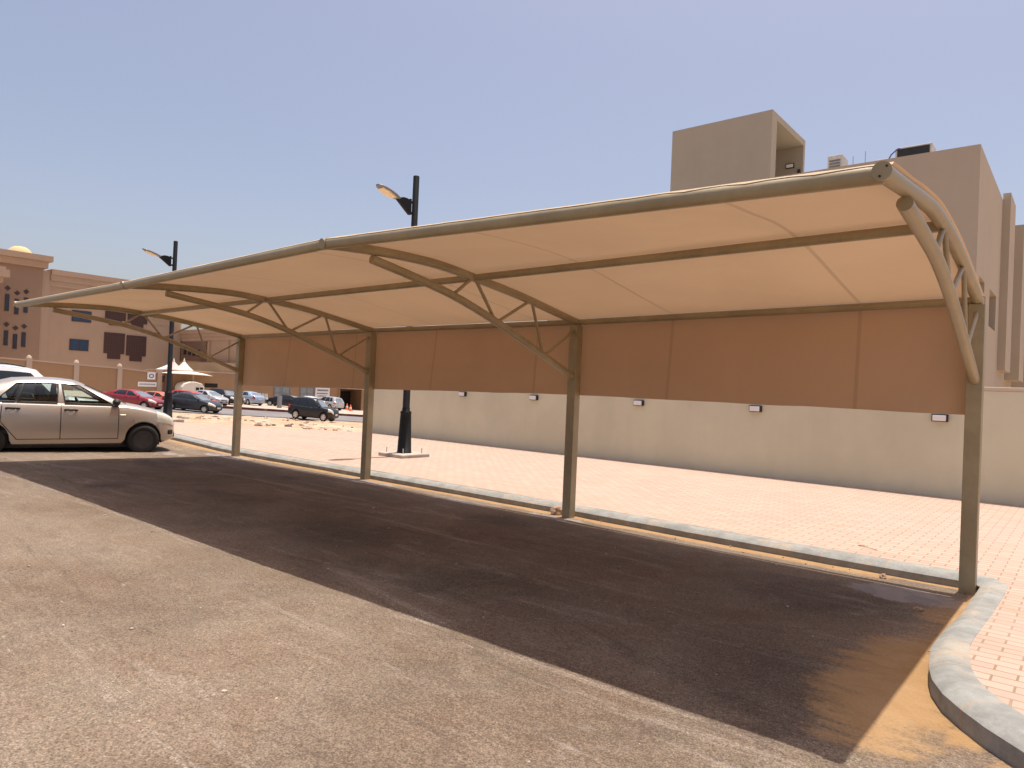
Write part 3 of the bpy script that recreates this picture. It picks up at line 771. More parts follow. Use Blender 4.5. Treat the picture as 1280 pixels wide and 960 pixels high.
for (y0, y1, z0, z1) in [(20.25, 22.15, 4.0, 5.25), (20.35, 22.3, 7.2, 8.45)]:
    mb = MB(); mb.box((SXF - .02, y0, z0), (SXF + .06, y1, z1)); fr = spart(mb, 'window', M['win_frame'])
    for k in range(2):
        a = y0 + .12 + k * (y1 - y0) / 2 - k * .04; mb = MB(); mb.box((SXF + .03, a, z0 + .12), (SXF + .075, a + (y1 - y0) / 2 - .2, z1 - .12)); spart(mb, 'pane', M['win_blue'], fr)
def stepped(y0, z0, w, h):
    return [(y0 + .42, z0), (y0 + w - .42, z0), (y0 + w - .42, z0 + .62), (y0 + w, z0 + .62), (y0 + w, z0 + h), (y0, z0 + h), (y0, z0 + .62), (y0 + .42, z0 + .62)]
for y0, z0 in [(23.72, 3.3), (26.12, 3.18), (23.72, 7.15), (26.12, 7.0)]:
    mb = MB(); mb.prism(stepped(y0, z0, 2.2, 3.0), 'x', SXF - .02, SXF + .09); spart(mb, 'lattice_screen', M['lattice'])
for z in (8.3, 7.7):
    mb = MB(); mb.box((SXF - .02, 29.0, z), (SXF + .08, 32.3, z + .1)); spart(mb, 'string_course', M['school_lt'])

b3 = thing('brown_building', 'lower brown building with banded cornice and a dark recessed panel behind the tents', 'building', (-80, 33, -1))
O3 = Vector((-80, 33, -1))
def tpart(mb, name, mat, parent=b3): return shift(mb, O3).build(name, mat, parent)
mb = MB(); mb.box((-86.5, 32.6, -3), (-72.3, 48, 6.0)); tpart(mb, 'main_wall', M['school'])
for z0, z1, p_ in [(5.98, 6.45, .12), (6.452, 6.85, .24), (6.852, 7.3, .4)]:
    mb = MB(); mb.box((-86.5, 32.6 - p_, z0), (-72.3, 48, z1)); tpart(mb, 'cornice', M['school_lt'])
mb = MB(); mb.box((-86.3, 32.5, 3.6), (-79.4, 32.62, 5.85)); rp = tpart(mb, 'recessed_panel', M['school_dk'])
for k in range(4):
    x = -84.9 + k * 1.15; mb = MB(); mb.box((x, 32.42, 4.35 - k * .08), (x + .6, 32.51, 5.25 - k * .12)); tpart(mb, 'louvre_slot', M['blackhole'], rp)
for x in (-78.6, -74.2):
    mb = MB(); mb.box((x - .05, 32.4, 0), (x + .05, 32.6, 5.9)); tpart(mb, 'downpipe', M['school_lt'])
mb = MB(); mb.box((-81, 30.2, -3), (-66.5, 32.3, 3.3)); o = mb.build('garden_wall', M['tan']); tag(o, 'stained tan wall below the brown building, right of the white tents', 'wall')

# orange wall left of the gate: panels between pale pillars, stepping down the slope
WX = -66.0
fw = thing('orange_wall', 'orange brown boundary wall with pale pillars left of the tents', 'wall', (WX, 10, 0))
def fpart(mb, name, mat, parent): return shift(mb, Vector((WX, 10, 0))).build(name, mat, parent)
pil = [(-6, 3.35), (-2.2, 3.2), (1.4, 3.1), (4.6, 3.0), (7.7, 2.9), (11.03, 2.8), (14.5, 2.62), (17.97, 2.5), (21.45, 2.25)]
for (ya, za), (yb, zb) in zip(pil, pil[1:]):
    za, zb = za - .38, zb - .38
    mb = MB(); mb.prism([(ya + .2, -3), (yb - .2, -3), (yb - .2, zb - .06), (ya + .2, za - .06)], 'x', WX - .2, WX); fpart(mb, 'wall_panel', M['far_wall'], fw)
    mb = MB(); mb.prism([(ya + .2, za - .058), (yb - .2, zb - .058), (yb - .2, zb + .06), (ya + .2, za + .06)], 'x', WX - .25, WX + .06); fpart(mb, 'coping', M['far_trim'], fw)
for y, z in pil:
    if y > 21: continue
    mb = MB(); mb.box((WX - .26, y - .2, -3), (WX + .1, y + .2, z - .22)); mb.lathe([(.2, z - .22), (.16, z - .06), (.06, z + .02), (.0, z + .05)], 12, o=(WX - .08, y, 0)); fpart(mb, 'pillar', M['far_trim'], fw)
mb = MB(); mb.box((WX - .3, 21.25, -3), (WX + .1, 21.65, 2.12)); fpart(mb, 'gate_pier', M['far_trim'], fw)
# orange wall right of the gate, with doors, slot window and entrance
fw2 = thing('orange_frontage', 'orange brown frontage wall with grey gates and slot window behind the carport', 'wall', (WX, 34, -1))
O4 = Vector((WX, 34, -1))
def gpart(mb, name, mat, parent=fw2): return shift(mb, O4).build(name, mat, parent)
mb = MB(); mb.box((WX - 6, 22.7, -4), (WX, 41.6, 2.12)); gpart(mb, 'wall_panel', M['far_wall'])
mb = MB(); mb.box((WX - 6, 22.7, 2.122), (WX + .05, 41.6, 2.24)); gpart(mb, 'coping', M['far_trim'])
mb = MB(); mb.box((WX - 6, 45.0, -4), (WX, 70, 2.1)); gpart(mb, 'wall_panel', M['far_wall'])
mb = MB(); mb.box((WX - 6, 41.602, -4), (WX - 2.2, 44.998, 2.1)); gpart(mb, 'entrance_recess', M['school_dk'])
mb = MB(); mb.box((WX - 6, 41.602, 1.0), (WX + 1.6, 44.998, 1.25)); gpart(mb, 'entrance_canopy', M['far_trim'])
mb = MB(); mb.box((WX - .1, 41.602, -4), (WX + .08, 41.85, .998)); gpart(mb, 'entrance_pier', M['far_wall'])
mb = MB(); mb.box((WX - 2.19, 43.5, -1.7), (WX - 2.1, 44.97, .7)); gpart(mb, 'dark_door', M['blackhole'])
mb = MB(); mb.box((WX - 2.19, 42.4, -1.65), (WX - 2.12, 42.85, .3)); gpart(mb, 'dark_door', M['blackhole'])
mb = MB(); mb.box((WX - .05, 25.8, .66), (WX + .03, 27.1, 1.06)); gpart(mb, 'slot_window', M['blackhole'])
mb = MB(); mb.box((WX - .05, 24.6, -.75), (WX + .03, 25.15, 1.1)); gpart(mb, 'dark_door', M['blackhole'])
for a, b in ((33.35, 35.3), (36.5, 38.35)):
    mb = MB(); mb.box((WX - .05, a, -2.2), (WX + .05, b, 1.02)); g = gpart(mb, 'metal_gate', M['gate'])
    mb = MB()
    for q in (a + .02, (a + b) / 2 - .03, b - .08): mb.box((WX + .04, q, -2.2), (WX + .09, q + .06, 1.0))
    for z in (.3, -.5, .95): mb.box((WX + .04, a, z), (WX + .085, b, z + .05))
    gpart(mb, 'gate_rail', M['lamp_grey'], g)

def board(name, label, cat, y0, y1, z0, z1, rows, x=WX, ink='sign_ink', group=None):
    t = thing(name, label, cat, (x, (y0 + y1) / 2, z0), 0, group)
    w = (y1 - y0) / 2; h = z1 - z0
    mb = MB(); mb.box((.012, -w, 0), (.07, w, h)); mb.build('panel', M['sign_white'], t)
    for (a, b, c, d_) in rows:
        mb = MB(); k = a
        while k < b - 1e-6:
            e = min(b, k + random.uniform(.03, .075)); mb.box((.068, -w + 2 * w * k, h * c), (.078, -w + 2 * w * e, h * d_)); k = e + .018
        mb.build('lettering', M[ink], t)
    return t
board('wall_sign', 'white notice board with three lines of writing beside the right grey gate', 'sign', 38.5, 40.4, -.15, 1.02, [(.12, .9, .68, .86), (.10, .86, .40, .52), (.16, .80, .16, .27)])
for k, (y, lb) in enumerate([(31.72, 'leftmost small white poster on the orange frontage'), (32.1, 'middle small white poster on the orange frontage'), (32.48, 'rightmost small white poster on the orange frontage')]):
    board('poster', lb, 'poster', y - .14, y + .14, -.34, .22 - .02 * k, [(.2, .8, .70, .80), (.2, .7, .35, .42)], group='small posters on the orange frontage')
board('square_sign', 'square white sign with a dark ring emblem on the orange wall', 'sign', 20.35, 21.05, 1.22, 1.88, [])
sq = [o for o in COL.objects if o.name.startswith('square_sign')][0]
mb = MB(); rows = []
for k in range(21):
    a = 2 * math.pi * k / 20; rows.append([(.075, .23 * math.cos(a), .33 + .2 * math.sin(a)), (.075, .13 * math.cos(a), .33 + .11 * math.sin(a))])
mb.grid(rows); mb.build('ring_emblem', M['sign_blue'], sq)
board('name_banner', 'long pale name banner below the square sign', 'sign', 19.55, 21.2, .55, .98, [(.08, .93, .35, .66)], ink='gate')

# tents and shade sail behind the wall, guard booth
def tent(loc, w, h, label, mats):
    t = thing('peaked_tent', label, 'tent', loc, 0, 'white peaked tents')
    mb = MB(); rows = []
    for k in range(13):
        s = k / 12; rad = .05 + (w - .05) * s; z = h * (1 - s) ** 2.1
        rows.append([(rad * math.cos(a) * (1 if True else 1), rad * math.sin(a), z - .25 * s * s * abs(math.cos(2 * a))) for a in [2 * math.pi * q / 32 for q in range(33)]])
    mb.grid(rows, flip=True); mb.build('membrane', mats, t)
    mb = MB(); mb.lathe([(.11, h - .25), (.10, h + .02), (.02, h + .3), (0, h + .34)], 12); mb.build('finial', M['tent'], t)
    for a in (45, 135, 225, 315):
        mb = MB(); mb.tube([(w * .8 * math.cos(R(a)), w * .8 * math.sin(R(a)), -3.6), (w * .8 * math.cos(R(a)), w * .8 * math.sin(R(a)), .1)], .05, 8); mb.build('leg', M['sign_white'], t)
tent((-69.5, 24.3, 1.75), 2.4, 1.35, 'tall white peaked tent with a faint pink panel, left of the pair', M['tent_pink'])
tent((-69.0, 25.1, 1.8), 2.2, 1.35, 'white peaked tent right of the pair, above the pale shade sail', M['tent'])
tent((-72.5, 25.2, 2.0), 3.0, .85, 'broad white tent spreading behind the orange wall by the lamp post', M['tent'])
sl = thing('shade_sail', 'flat cream shade sail projecting over the gate in front of the tents', 'shade', (WX + .2, 23.8, 1.7))
mb = MB(); rows = []
for k in range(15):
    s = k / 14; y = -2.2 + 4.7 * s; hw = 1.5 * math.sin(math.pi * (.12 + .86 * s)) ** .6
    rows.append([(hw * q, y, .2 + .28 * (1 - q * q) * math.sin(math.pi * s) - .09 * s * s) for q in (-1, -.5, 0, .5, 1)])
mb.grid(rows); ob = mb.build('membrane', M['tent'], sl); sm_ = ob.modifiers.new('thick', 'SOLIDIFY'); sm_.thickness = .05
mb = MB(); mb.tube([(.9, .3, -2.6), (.9, .3, .35)], .06, 8); mb.build('mast', M['far_trim'], sl)
bt = thing('guard_booth', 'small cream guard booth with a dark window under the shade sail', 'booth', (-64.6, 23.75, -.85))
mb = MB(); mb.prism([(-1.05, 0), (1.05, 0), (1.05, 1.55), (.8, 1.86), (.2, 2.02), (-.3, 2.02), (-.85, 1.82), (-1.05, 1.5)], 'x', -1, .6); mb.build('cabin', M['tent'], bt, bevel=.06)
mb = MB(); mb.box((.59, .22, .75), (.63, .9, 1.5)); w_ = mb.build('window', M['blackhole'], bt)
mb = MB(); mb.box((.62, .20, .70), (.65, .92, .76)); mb.box((.62, .53, .76), (.65, .58, 1.5)); mb.build('window_frame', M['sign_white'], w_)
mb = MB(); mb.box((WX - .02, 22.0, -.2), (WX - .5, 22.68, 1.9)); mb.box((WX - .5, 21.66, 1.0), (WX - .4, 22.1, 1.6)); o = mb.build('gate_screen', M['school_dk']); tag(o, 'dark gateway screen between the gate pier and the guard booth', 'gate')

# post with a wide concrete foot on the far pavement; cones
sp = thing('sign_post', 'grey signpost with a stout concrete foot on the far kerb', 'post', (-57.2, 28.6, far_z(-57.2, 28.6) + .23))
mb = MB(); mb.box((-.16, -.16, -.1), (.16, .16, 1.12)); mb.build('concrete_foot', M['gate'], sp, bevel=.02)
mb = MB(); mb.tube([(0, 0, 1.1), (0, 0, 2.35)], .04, 8); mb.build('pole', M['lamp_grey'], sp)
mb = MB(); mb.box((-.02, -.12, 2.0), (.02, .12, 2.4)); mb.build('plate', M['lamp_grey'], sp)
for x, y, lb in ((-64.2, 41.6, 'orange traffic cone at the left side of the entrance'), (-61.4, 39.95, 'orange traffic cone nearer the road in front of the dark door')):
    c = thing('traffic_cone', lb, 'traffic cone', (x, y, far_z(x, y) + .235), 0, 'orange traffic cones by the entrance')
    mb = MB(); mb.lathe([(.19, .04), (.04, .7), (.03, .72)], 16); mb.build('cone_body', M['cone'], c)
    mb = MB(); mb.lathe([(.142, .27), (.105, .43)], 16); mb.build('white_band', M['sign_white'], c)
    mb = MB(); mb.box((-.24, -.24, 0), (.24, .24, .045)); mb.build('cone_foot', M['cone'], c)

# ================================================================ CARS
def car(label, loc, heading, paint, spec, group=None, near=False, rim='alloy', glass=None, scale=1.0, name='parked_car', category='car'):
    """heading = direction the nose points to; local x is forward, local y is the car's left"""
    t = thing(name, label, category, loc, math.atan2(heading[1], heading[0]), group); t.scale = (scale,) * 3
    s = spec; Wd = s['w'] / 2; ra = s['r'] + .045; axles = (s['xf'], s['xr'])
    top = s['top']; n0, n1 = top[-1][0], top[0][0]
    xs_ = set(x for x, _ in top)
    st = .07 if near else .16
    x = n0
    while x < n1: xs_.add(round(x, 3)); x += st
    for a in axles:
        for k in range(-6, 7): xs_.add(round(a + ra * math.sin(k / 6 * math.pi / 2) * 1.0005, 4))
    xs_ = sorted(xs_)
    tt = sorted(top)
    def ztop(x): return cr(tt, x)
    def hw(x): return Wd * cr(s['plan'], x)
    def prof(x):
        w = hw(x); zt = ztop(x); zb = s['sill'] + .10 * sstep(n1 - .45, n1, x) + .12 * sstep(n0 + .5, n0, x)
        cab = s['xD'] <= x <= s['xA']
        sh = min(zt - .03, s['belt'](x)) if cab else zt - .035
        pts = [(0, zb), (w * .80, zb), (w * .955, zb + .05), (w * .985, zb + .16), (w * 1.0, zb + .34 * (sh - zb) / .7 + .05), (w * .995, zb + .72 * (sh - zb)), (w * .968, sh - .035), (w * .925, sh), (w * .80, zt - .004), (w * .4, zt + (.02 if not cab else 0)), (0, zt + (.028 if not cab else 0))]
        for a in axles:
            dx = abs(x - a)
            if dx <= ra * 1.001:
                za = s['r'] + math.sqrt(max(0, ra * ra - dx * dx))
                for k in range(1, 6):
                    y_, z_ = pts[k]; lim = za + .012 * (k - 1)
                    if z_ < lim: pts[k] = (y_ if k > 1 else w * .62, lim)
        return pts
    rowsR = [[(x, -y, z) for y, z in prof(x)] for x in xs_]; rowsL = [[(x, y, z) for y, z in prof(x)] for x in xs_]
    mb = MB()
    for rows, fl in ((rowsR, False), (rowsL, True)):
        n = len(rows[0])
        for i in range(len(rows) - 1):
            xm = (xs_[i] + xs_[i + 1]) / 2; cabin = s['xD'] + .12 < xm < s['xA'] - .1
            for k in range(n - 1):
                if cabin and k >= 8: continue
                q = [rows[i][k], rows[i][k + 1], rows[i + 1][k + 1], rows[i + 1][k]]
                mb.add(q, [(3, 2, 1, 0) if fl else (0, 1, 2, 3)], 1 if k == 0 or (k == 1 and any(abs(xm - a) < ra for a in axles)) else 0, True)
        for row, ff in ((rows[0], fl), (rows[-1], not fl)):
            c = len(row); mb.add(row, [tuple(range(c)) if ff else tuple(range(c))[::-1]], 0, True)
    # greenhouse
    def roofz(x): return cr(s['roof'], x)
    NS = 26 if near else 14
    xA, xD, xRf, xRr = s['xA'], s['xD'], s['xRf'], s['xRr']
    gl = {}
    def sidept(q, v, sg):
        xb = xA + (xD - xA) * q; xr = cr(s['rcurve'], q) if 'rcurve' in s else xRf + (xRr - xRf) * q
        # A and D edges bow a little
        yb = hw(xb) * .925; zb = s['belt'](xb); yr = Wd * s['rw'] * (1 - .10 * max(0, (.12 - q) / .12) - .10 * max(0, (q - .85) / .15)); zr = roofz(xr)
        y = yb + (yr - yb) * v + .035 * math.sin(math.pi * v) * (1 if 0 < q < 1 else .6); z = zb + (zr - zb) * v; x = xb + (xr - xb) * v
        return (x, sg * y, z)
    vs_ = [0, .045, .30, .55, .80, .885, 1.0]
    brk = sorted(set([0] + [e for w in s['win'] for e in w] + [1])); qs = []
    for a, b in zip(brk, brk[1:]):
        m_ = max(1, round((b - a) * NS)); qs += [a + (b - a) * k / m_ for k in range(m_)]
    qs.append(1)
    frame = MB()
    for sg in (-1, 1):
        for i in range(len(qs) - 1):
            qm = (qs[i] + qs[i + 1]) / 2; wi = [k for k, w in enumerate(s['win']) if w[0] < qm < w[1]]
            for j in range(len(vs_) - 1):
                q = [sidept(qs[i], vs_[j], sg), sidept(qs[i + 1], vs_[j], sg), sidept(qs[i + 1], vs_[j + 1], sg), sidept(qs[i], vs_[j + 1], sg)]
                fc = (0, 1, 2, 3) if sg < 0 else (3, 2, 1, 0)
                if wi and 0 < j < len(vs_) - 2: gl.setdefault((sg, wi[0]), MB()).add(q, [fc[::-1] if False else fc], 0, True)
                else: mb.add(q, [fc], 2 if (wi and (j == len(vs_) - 2) and False) else 0, True)
        if near:
            for w in s['win']:
                loop = [sidept(w[0] + (w[1] - w[0]) * k / 8, vs_[1], sg) for k in range(9)] + [sidept(w[1], vs_[1] + (vs_[-2] - vs_[1]) * k / 5, sg) for k in range(1, 6)] + [sidept(w[1] + (w[0] - w[1]) * k / 8, vs_[-2], sg) for k in range(1, 9)] + [sidept(w[0], vs_[-2] + (vs_[1] - vs_[-2]) * k / 5, sg) for k in range(1, 6)]
                fr_ = MB(); fr_.tube([(x, y + sg * .004, z) for x, y, z in loop], .012, 6); fr_.build('window_seal', M['dark'], t)
    NY = 10
    def crossbar(q, v, k):
        a = Vector(sidept(q, v, -1)); b = Vector(sidept(q, v, 1)); e = k / NY; p = a.lerp(b, e); bow = 1 - (2 * e - 1) ** 2
        p.x += (.16 if q == 0 else -.12) * bow * (1 - .4 * v); p.z += .02 * bow * v; return tuple(p)
    for q, nm in ((0, 'windscreen'), (1, 'rear_window')):
        g = MB(); vv = [0, .06, .35, .65, .92, 1.0]
        for j in range(len(vv) - 1):
            for k in range(NY):
                qd = [crossbar(q, vv[j], k), crossbar(q, vv[j], k + 1), crossbar(q, vv[j + 1], k + 1), crossbar(q, vv[j + 1], k)]
                fc = (0, 1, 2, 3) if q == 0 else (3, 2, 1, 0)
                (mb if j in (0, len(vv) - 2) or k in (0, NY - 1) else g).add(qd, [fc], 0, True)
        g.build(nm, glass or M['glass_ws'], t, weld=True)
    # roof skin
    rows = []
    for q in qs:
        row = []
        for k in range(NY + 1):
            if q in (0, 1): row.append(crossbar(q, 1, k)); continue
            a = Vector(sidept(q, 1, -1)); b = Vector(sidept(q, 1, 1)); e = k / NY; p = a.lerp(b, e); bow = 1 - (2 * e - 1) ** 2
            p.z += .045 * bow ** .8 * min(1, q * 8, (1 - q) * 8) + .02 * bow; p.x += (.16 * .6 * max(0, 1 - q * 6) - .12 * .6 * max(0, 1 - (1 - q) * 6)) * bow; row.append(tuple(p))
        rows.append(row)
    mb.grid(rows, 0, True, flip=True)
    body = mb.build('body', [paint, M['dark'], M['dark']], t, weld=True)
    es = body.modifiers.new('edges', 'EDGE_SPLIT'); es.split_angle = R(42)
    for (sg, k), g in gl.items(): g.build('side_window', glass or M['glass_dk'], t, weld=True)
    if near: pass
    # wheels
    for a in axles:
        for sg in (-1, 1):
            r = s['r']; yo = sg * (Wd - .02)
            ty = MB(); pr2 = [(r * .62, -.19), (r * .9, -.195), (r * .985, -.17), (r, -.14), (r, -.05), (r * .985, -.02), (r * .93, .0), (r * .66, .004), (r * .62, -.012)]
            ty.lathe([(q, sg * z) for q, z in pr2], 28, axis='y'); wh = ty.build('wheel', M['tyre'], t); wh.location = (a, yo, r)
            rm = MB(); rm.lathe([(r * .63, sg * -.008), (r * .60, sg * -.022), (r * .5, sg * -.03), (r * .3, sg * -.012), (r * .18, sg * -.008), (.001, sg * -.004)] if rim == 'alloy' else [(r * .63, sg * -.008), (r * .61, sg * -.03), (r * .55, sg * -.05), (r * .42, sg * -.055), (r * .40, sg * -.02), (r * .30, sg * -.004), (.001, sg * .002)], 24, axis='y')
            rm.build('rim', M[rim], wh)
            if rim == 'alloy':
                dk = MB()
                for k in range(5):
                    w = 2 * math.pi * (k + .5) / 5; c = (r * .43 * math.cos(w), sg * -.019, r * .43 * math.sin(w)); dk.lathe([(r * .105, sg * .0), (r * .1, sg * .012), (0.001, sg * .012)], 10, axis='y', o=c)
                dk.build('rim_opening', M['dark'], wh)
    # wheel wells, underbody
    mbw = MB()
    for a in axles: mbw.box((a - ra * .97, -Wd * .78, s['r'] * .6), (a + ra * .97, Wd * .78, s['r'] + ra * .93))
    mbw.box((n0 + .5, -Wd * .78, s['sill'] - .04), (n1 - .5, Wd * .78, s['sill'] + .06)); mbw.build('underbody', M['dark'], t)
    # lights: lens patches that follow the nose and tail surfaces
    def patch(name, x0, x1, k0, k1, mat, off=.012):
        for sg in (-1, 1):
            pm = MB(); rows = []
            for i in range(7):
                x = x0 + (x1 - x0) * i / 6; p = prof(x); row = []
                for j in range(6):
                    kk = k0 + (k1 - k0) * j / 5; a = int(kk); f = kk - a; b_ = min(a + 1, len(p) - 1)
                    y = p[a][0] + (p[b_][0] - p[a][0]) * f; z = p[a][1] + (p[b_][1] - p[a][1]) * f
                    edge = 0 if (i in (0, 6) or j in (0, 5)) else 1
                    row.append((x + (off * .8 if x > 0 else -off * .8), sg * (y + off * edge), z + off * .3 * edge))
                rows.append(row)
            pm.grid(rows, flip=sg > 0); pm.build(name, mat, t)
    patch('headlight', n1 - .42, n1 - .015, 4.9, 7.7, M['headlight']); patch('taillight', n0 + .02, n0 + .26, 4.6, 6.9, M['taillight'])
    # front: grille, lower intake, plate
    zg_ = s['sill'] + .12
    g = MB(); g.cbox((n1 - .01, 0, s['nose_z'] + .02), (.05, Wd * .8, .10)); g.build('grille', M['dark'], t, bevel=.015)
    g = MB(); g.cbox((n1 - .03, 0, zg_ + .08), (.07, Wd * 1.05, .13)); g.build('air_intake', M['dark'], t, bevel=.02)
    for xx in (n1 + .018, n0 - .018):
        g = MB(); g.cbox((xx, 0, s['nose_z'] - .10 if xx > 0 else s['plate_z']), (.02, .42, .13)); g.build('number_plate', M['plate'], t)
    for sg in (-1, 1):   # fog lamp pocket and mirror
        g = MB(); g.cbox((n1 - .16, sg * Wd * .72, zg_ + .14), (.12, .16, .10), rz=-sg * .7); g.build('fog_lamp', M['dark'], t, bevel=.02)
        mp = Vector(sidept(.035, .12, sg)); g = MB(); rows = []
        for i in range(7):
            a = math.pi * i / 6; rows.append([(mp.x - .02 + .075 * math.cos(a), mp.y + sg * (.09 + .10 * math.sin(a) * math.cos(b)), mp.z + .03 + .07 * math.sin(a) * math.sin(b)) for b in [2 * math.pi * q / 10 for q in range(11)]])
        g.grid(rows); g.box((mp.x - .03, min(mp.y - sg * .02, mp.y + sg * .1), mp.z - .03), (mp.x + .03, max(mp.y - sg * .02, mp.y + sg * .1), mp.z + .01))
        g.build('mirror', M['dark'] if near else paint, t)
    # doors
    def ysurf(x, z):
        p = prof(x)
        for (ya, za), (yb, zb) in zip(p[2:], p[3:8]):
            if min(za, zb) - 1e-6 <= z <= max(za, zb) + 1e-6 and abs(zb - za) > 1e-6: return ya + (yb - ya) * (z - za) / (zb - za)
        return p[4][0]
    for sg in (-1, 1):
        for (xa, xb) in s['doors']:
            zl = s['sill'] + .14
            def edge(x0, x1, z0, z1, n=10): return [(x0 + (x1 - x0) * k / n, sg * (ysurf(x0 + (x1 - x0) * k / n, z0 + (z1 - z0) * k / n) + .001), z0 + (z1 - z0) * k / n) for k in range(n + 1)]
            xbl = xb
            d_ = MB()
            cx = []
            if xb < s['xr'] + ra + .25:      # rear door: bottom edge is cut by the wheel arch
                b0 = s['xr'] + ra + .10; loop = edge(xa, b0, zl, zl) + edge(b0, xb - .02, zl + .01, .66) + edge(xb - .02, xb + .0, .67, s['belt'](xb) - .01, 5) + edge(xb, xa, s['belt'](xb) - .012, s['belt'](xa) - .012) + edge(xa, xa, s['belt'](xa) - .02, zl)
            else: loop = edge(xa, xb, zl, zl) + edge(xb, xb, zl + .01, s['belt'](xb) - .01) + edge(xb, xa, s['belt'](xb) - .012, s['belt'](xa) - .012) + edge(xa, xa, s['belt'](xa) - .02, zl)
            d_.tube(loop, .0075 if near else .006, 5, caps=False); do = d_.build('door', M['dark'], t)
            hz = s['belt'](xb) - .115; hx = xb + .17
            hy = sg * (ysurf(hx, hz) + .012); h_ = MB()
            h_.tube([(hx - .11, hy - sg * .006, hz), (hx - .09, hy + sg * .022, hz + .008), (hx + .05, hy + sg * .022, hz + .008), (hx + .10, hy - sg * .006, hz)], .022, 8); h_.build('door_handle', M['dark'] if near else paint, do)
            if near:
                h_ = MB(); h_.lathe([(.001, sg * .006), (.05, sg * .006), (.062, sg * -.004)], 16, axis='y', o=(hx - .01, sg * (ysurf(hx, hz - .045) + .002), hz - .045)); h_.build('handle_cup', M['plate'], do)
    if near:
        for sg in (-1, 1):
            x = s['xf'] + .02 - .42; z = .80; g = MB(); g.tube([(x - .05, sg * (ysurf(x, z) + .003), z), (x + .05, sg * (ysurf(x, z) + .003), z - .005)], [.014, .022], 8); g.build('side_indicator', M['indicator'], t)
        g = MB(); g.cbox((.72, 0, .86), (.5, Wd * 1.65, .22)); g.build('dashboard', M['seat'], t, bevel=.06)
        for x, w_, ys_ in ((-.36, .48, (-.36, .36)), (-1.22, 1.25, (0,))):
            for y in ys_:
                g = MB(); g.cbox((x - .04, y, .84), (.17, w_, .66)); st_ = g.build('seat', M['seat'], t, bevel=.06)
                for hy in ((0,) if w_ < 1 else (-.38, .38)):
                    g = MB(); g.cbox((x - .07, y + hy, 1.23), (.12, .28, .20)); g.build('headrest', M['seat'], st_, bevel=.05)
        g = MB(); rows = []
        for k in range(25):
            a = 2 * math.pi * k / 24; c = Vector((.30, .36, .93)); e1 = Vector((0, 1, 0)); e2 = Vector((-.42, 0, .9)); dd = e1 * math.cos(a) + e2 * math.sin(a); nn = e1.cross(e2)
            rows.append([tuple(c + dd * (.18 + .018 * math.cos(b)) + nn * .018 * math.sin(b)) for b in [2 * math.pi * q / 8 for q in range(9)]])
        g.grid(rows); g.build('steering_wheel', M['dark'], t)
        g = MB(); g.box((-1.7, -Wd * .9, .42), (.9, Wd * .9, .5)); g.build('cabin_floor', M['seat'], t)
    if s.get('rails'):
        for sg in (-1, 1):
            g = MB(); pts = []
            for k in range(13):
                q = .10 + .78 * k / 12; p = sidept(q, 1, sg); pts.append((p[0], p[1] - sg * .05, p[2] + .05 + .035 * min(1, 5 * min(k / 12, 1 - k / 12))))
            g.tube(pts, .018, 8); g.build('roof_rail', M['dark'], t)
    return t

def sedan_spec():
    return dict(w=1.72, r=.297, xf=1.33, xr=-1.27, sill=.185, xA=1.02, xD=-1.78, xRf=.16, xRr=-1.02, rw=.66, nose_z=.56, plate_z=.72,
        top=[(1.99, .50), (1.985, .62), (1.94, .725), (1.80, .815), (1.5, .915), (1.02, 1.01), (0, 1.035), (-1.0, 1.055), (-1.78, 1.085), (-2.05, 1.07), (-2.17, .97), (-2.215, .70), (-2.22, .50)],
        plan=[(-2.22, .70), (-2.12, .84), (-1.8, .95), (-1.0, .995), (0, 1.0), (1.0, .985), (1.45, .95), (1.75, .86), (1.92, .70), (1.99, .50)],
        roof=[(-1.3, 1.355), (-1.02, 1.40), (-.6, 1.44), (-.2, 1.445), (.16, 1.405), (.4, 1.36)], belt=lambda x: .982 + .018 * (1.02 - x), rcurve=[(0, .16), (.41, -.15), (.435, -.175), (.665, -.70), (.79, -.80), (1, -1.04)],
        win=[(.085, .385), (.435, .665), (.675, .79)], doors=[(.86, -.13), (-.13, -1.06)])
def suv_spec(h=1.62, L=0.0, rails=False):
    k = h / 1.62
    return dict(w=1.80, r=.335, xf=1.30, xr=-1.28, sill=.25, xA=1.02, xD=-1.98, xRf=.34, xRr=-1.66, rw=.72, nose_z=.66, plate_z=.85, rails=rails,
        top=[(2.08, .58), (2.06, .74), (1.98, .88), (1.75, .98), (1.4, 1.03), (1.02, 1.075), (0, 1.03), (-1.2, 1.05), (-1.98, 1.085), (-2.07, 1.03), (-2.11, .75), (-2.11, .55)],
        plan=[(-2.11, .80), (-2.0, .90), (-1.6, .975), (0, 1.0), (1.0, .99), (1.6, .95), (1.9, .86), (2.03, .74), (2.08, .6)],
        roof=[(-1.66, 1.555 * k), (-1.2, 1.60 * k), (-.4, 1.62 * k), (.34, 1.575 * k), (.6, 1.52 * k)], belt=lambda x: 1.0 + .018 * (1.02 - x),
        win=[(.085, .40), (.43, .70), (.73, .89)], doors=[(.85, -.12), (-.12, -1.0)])

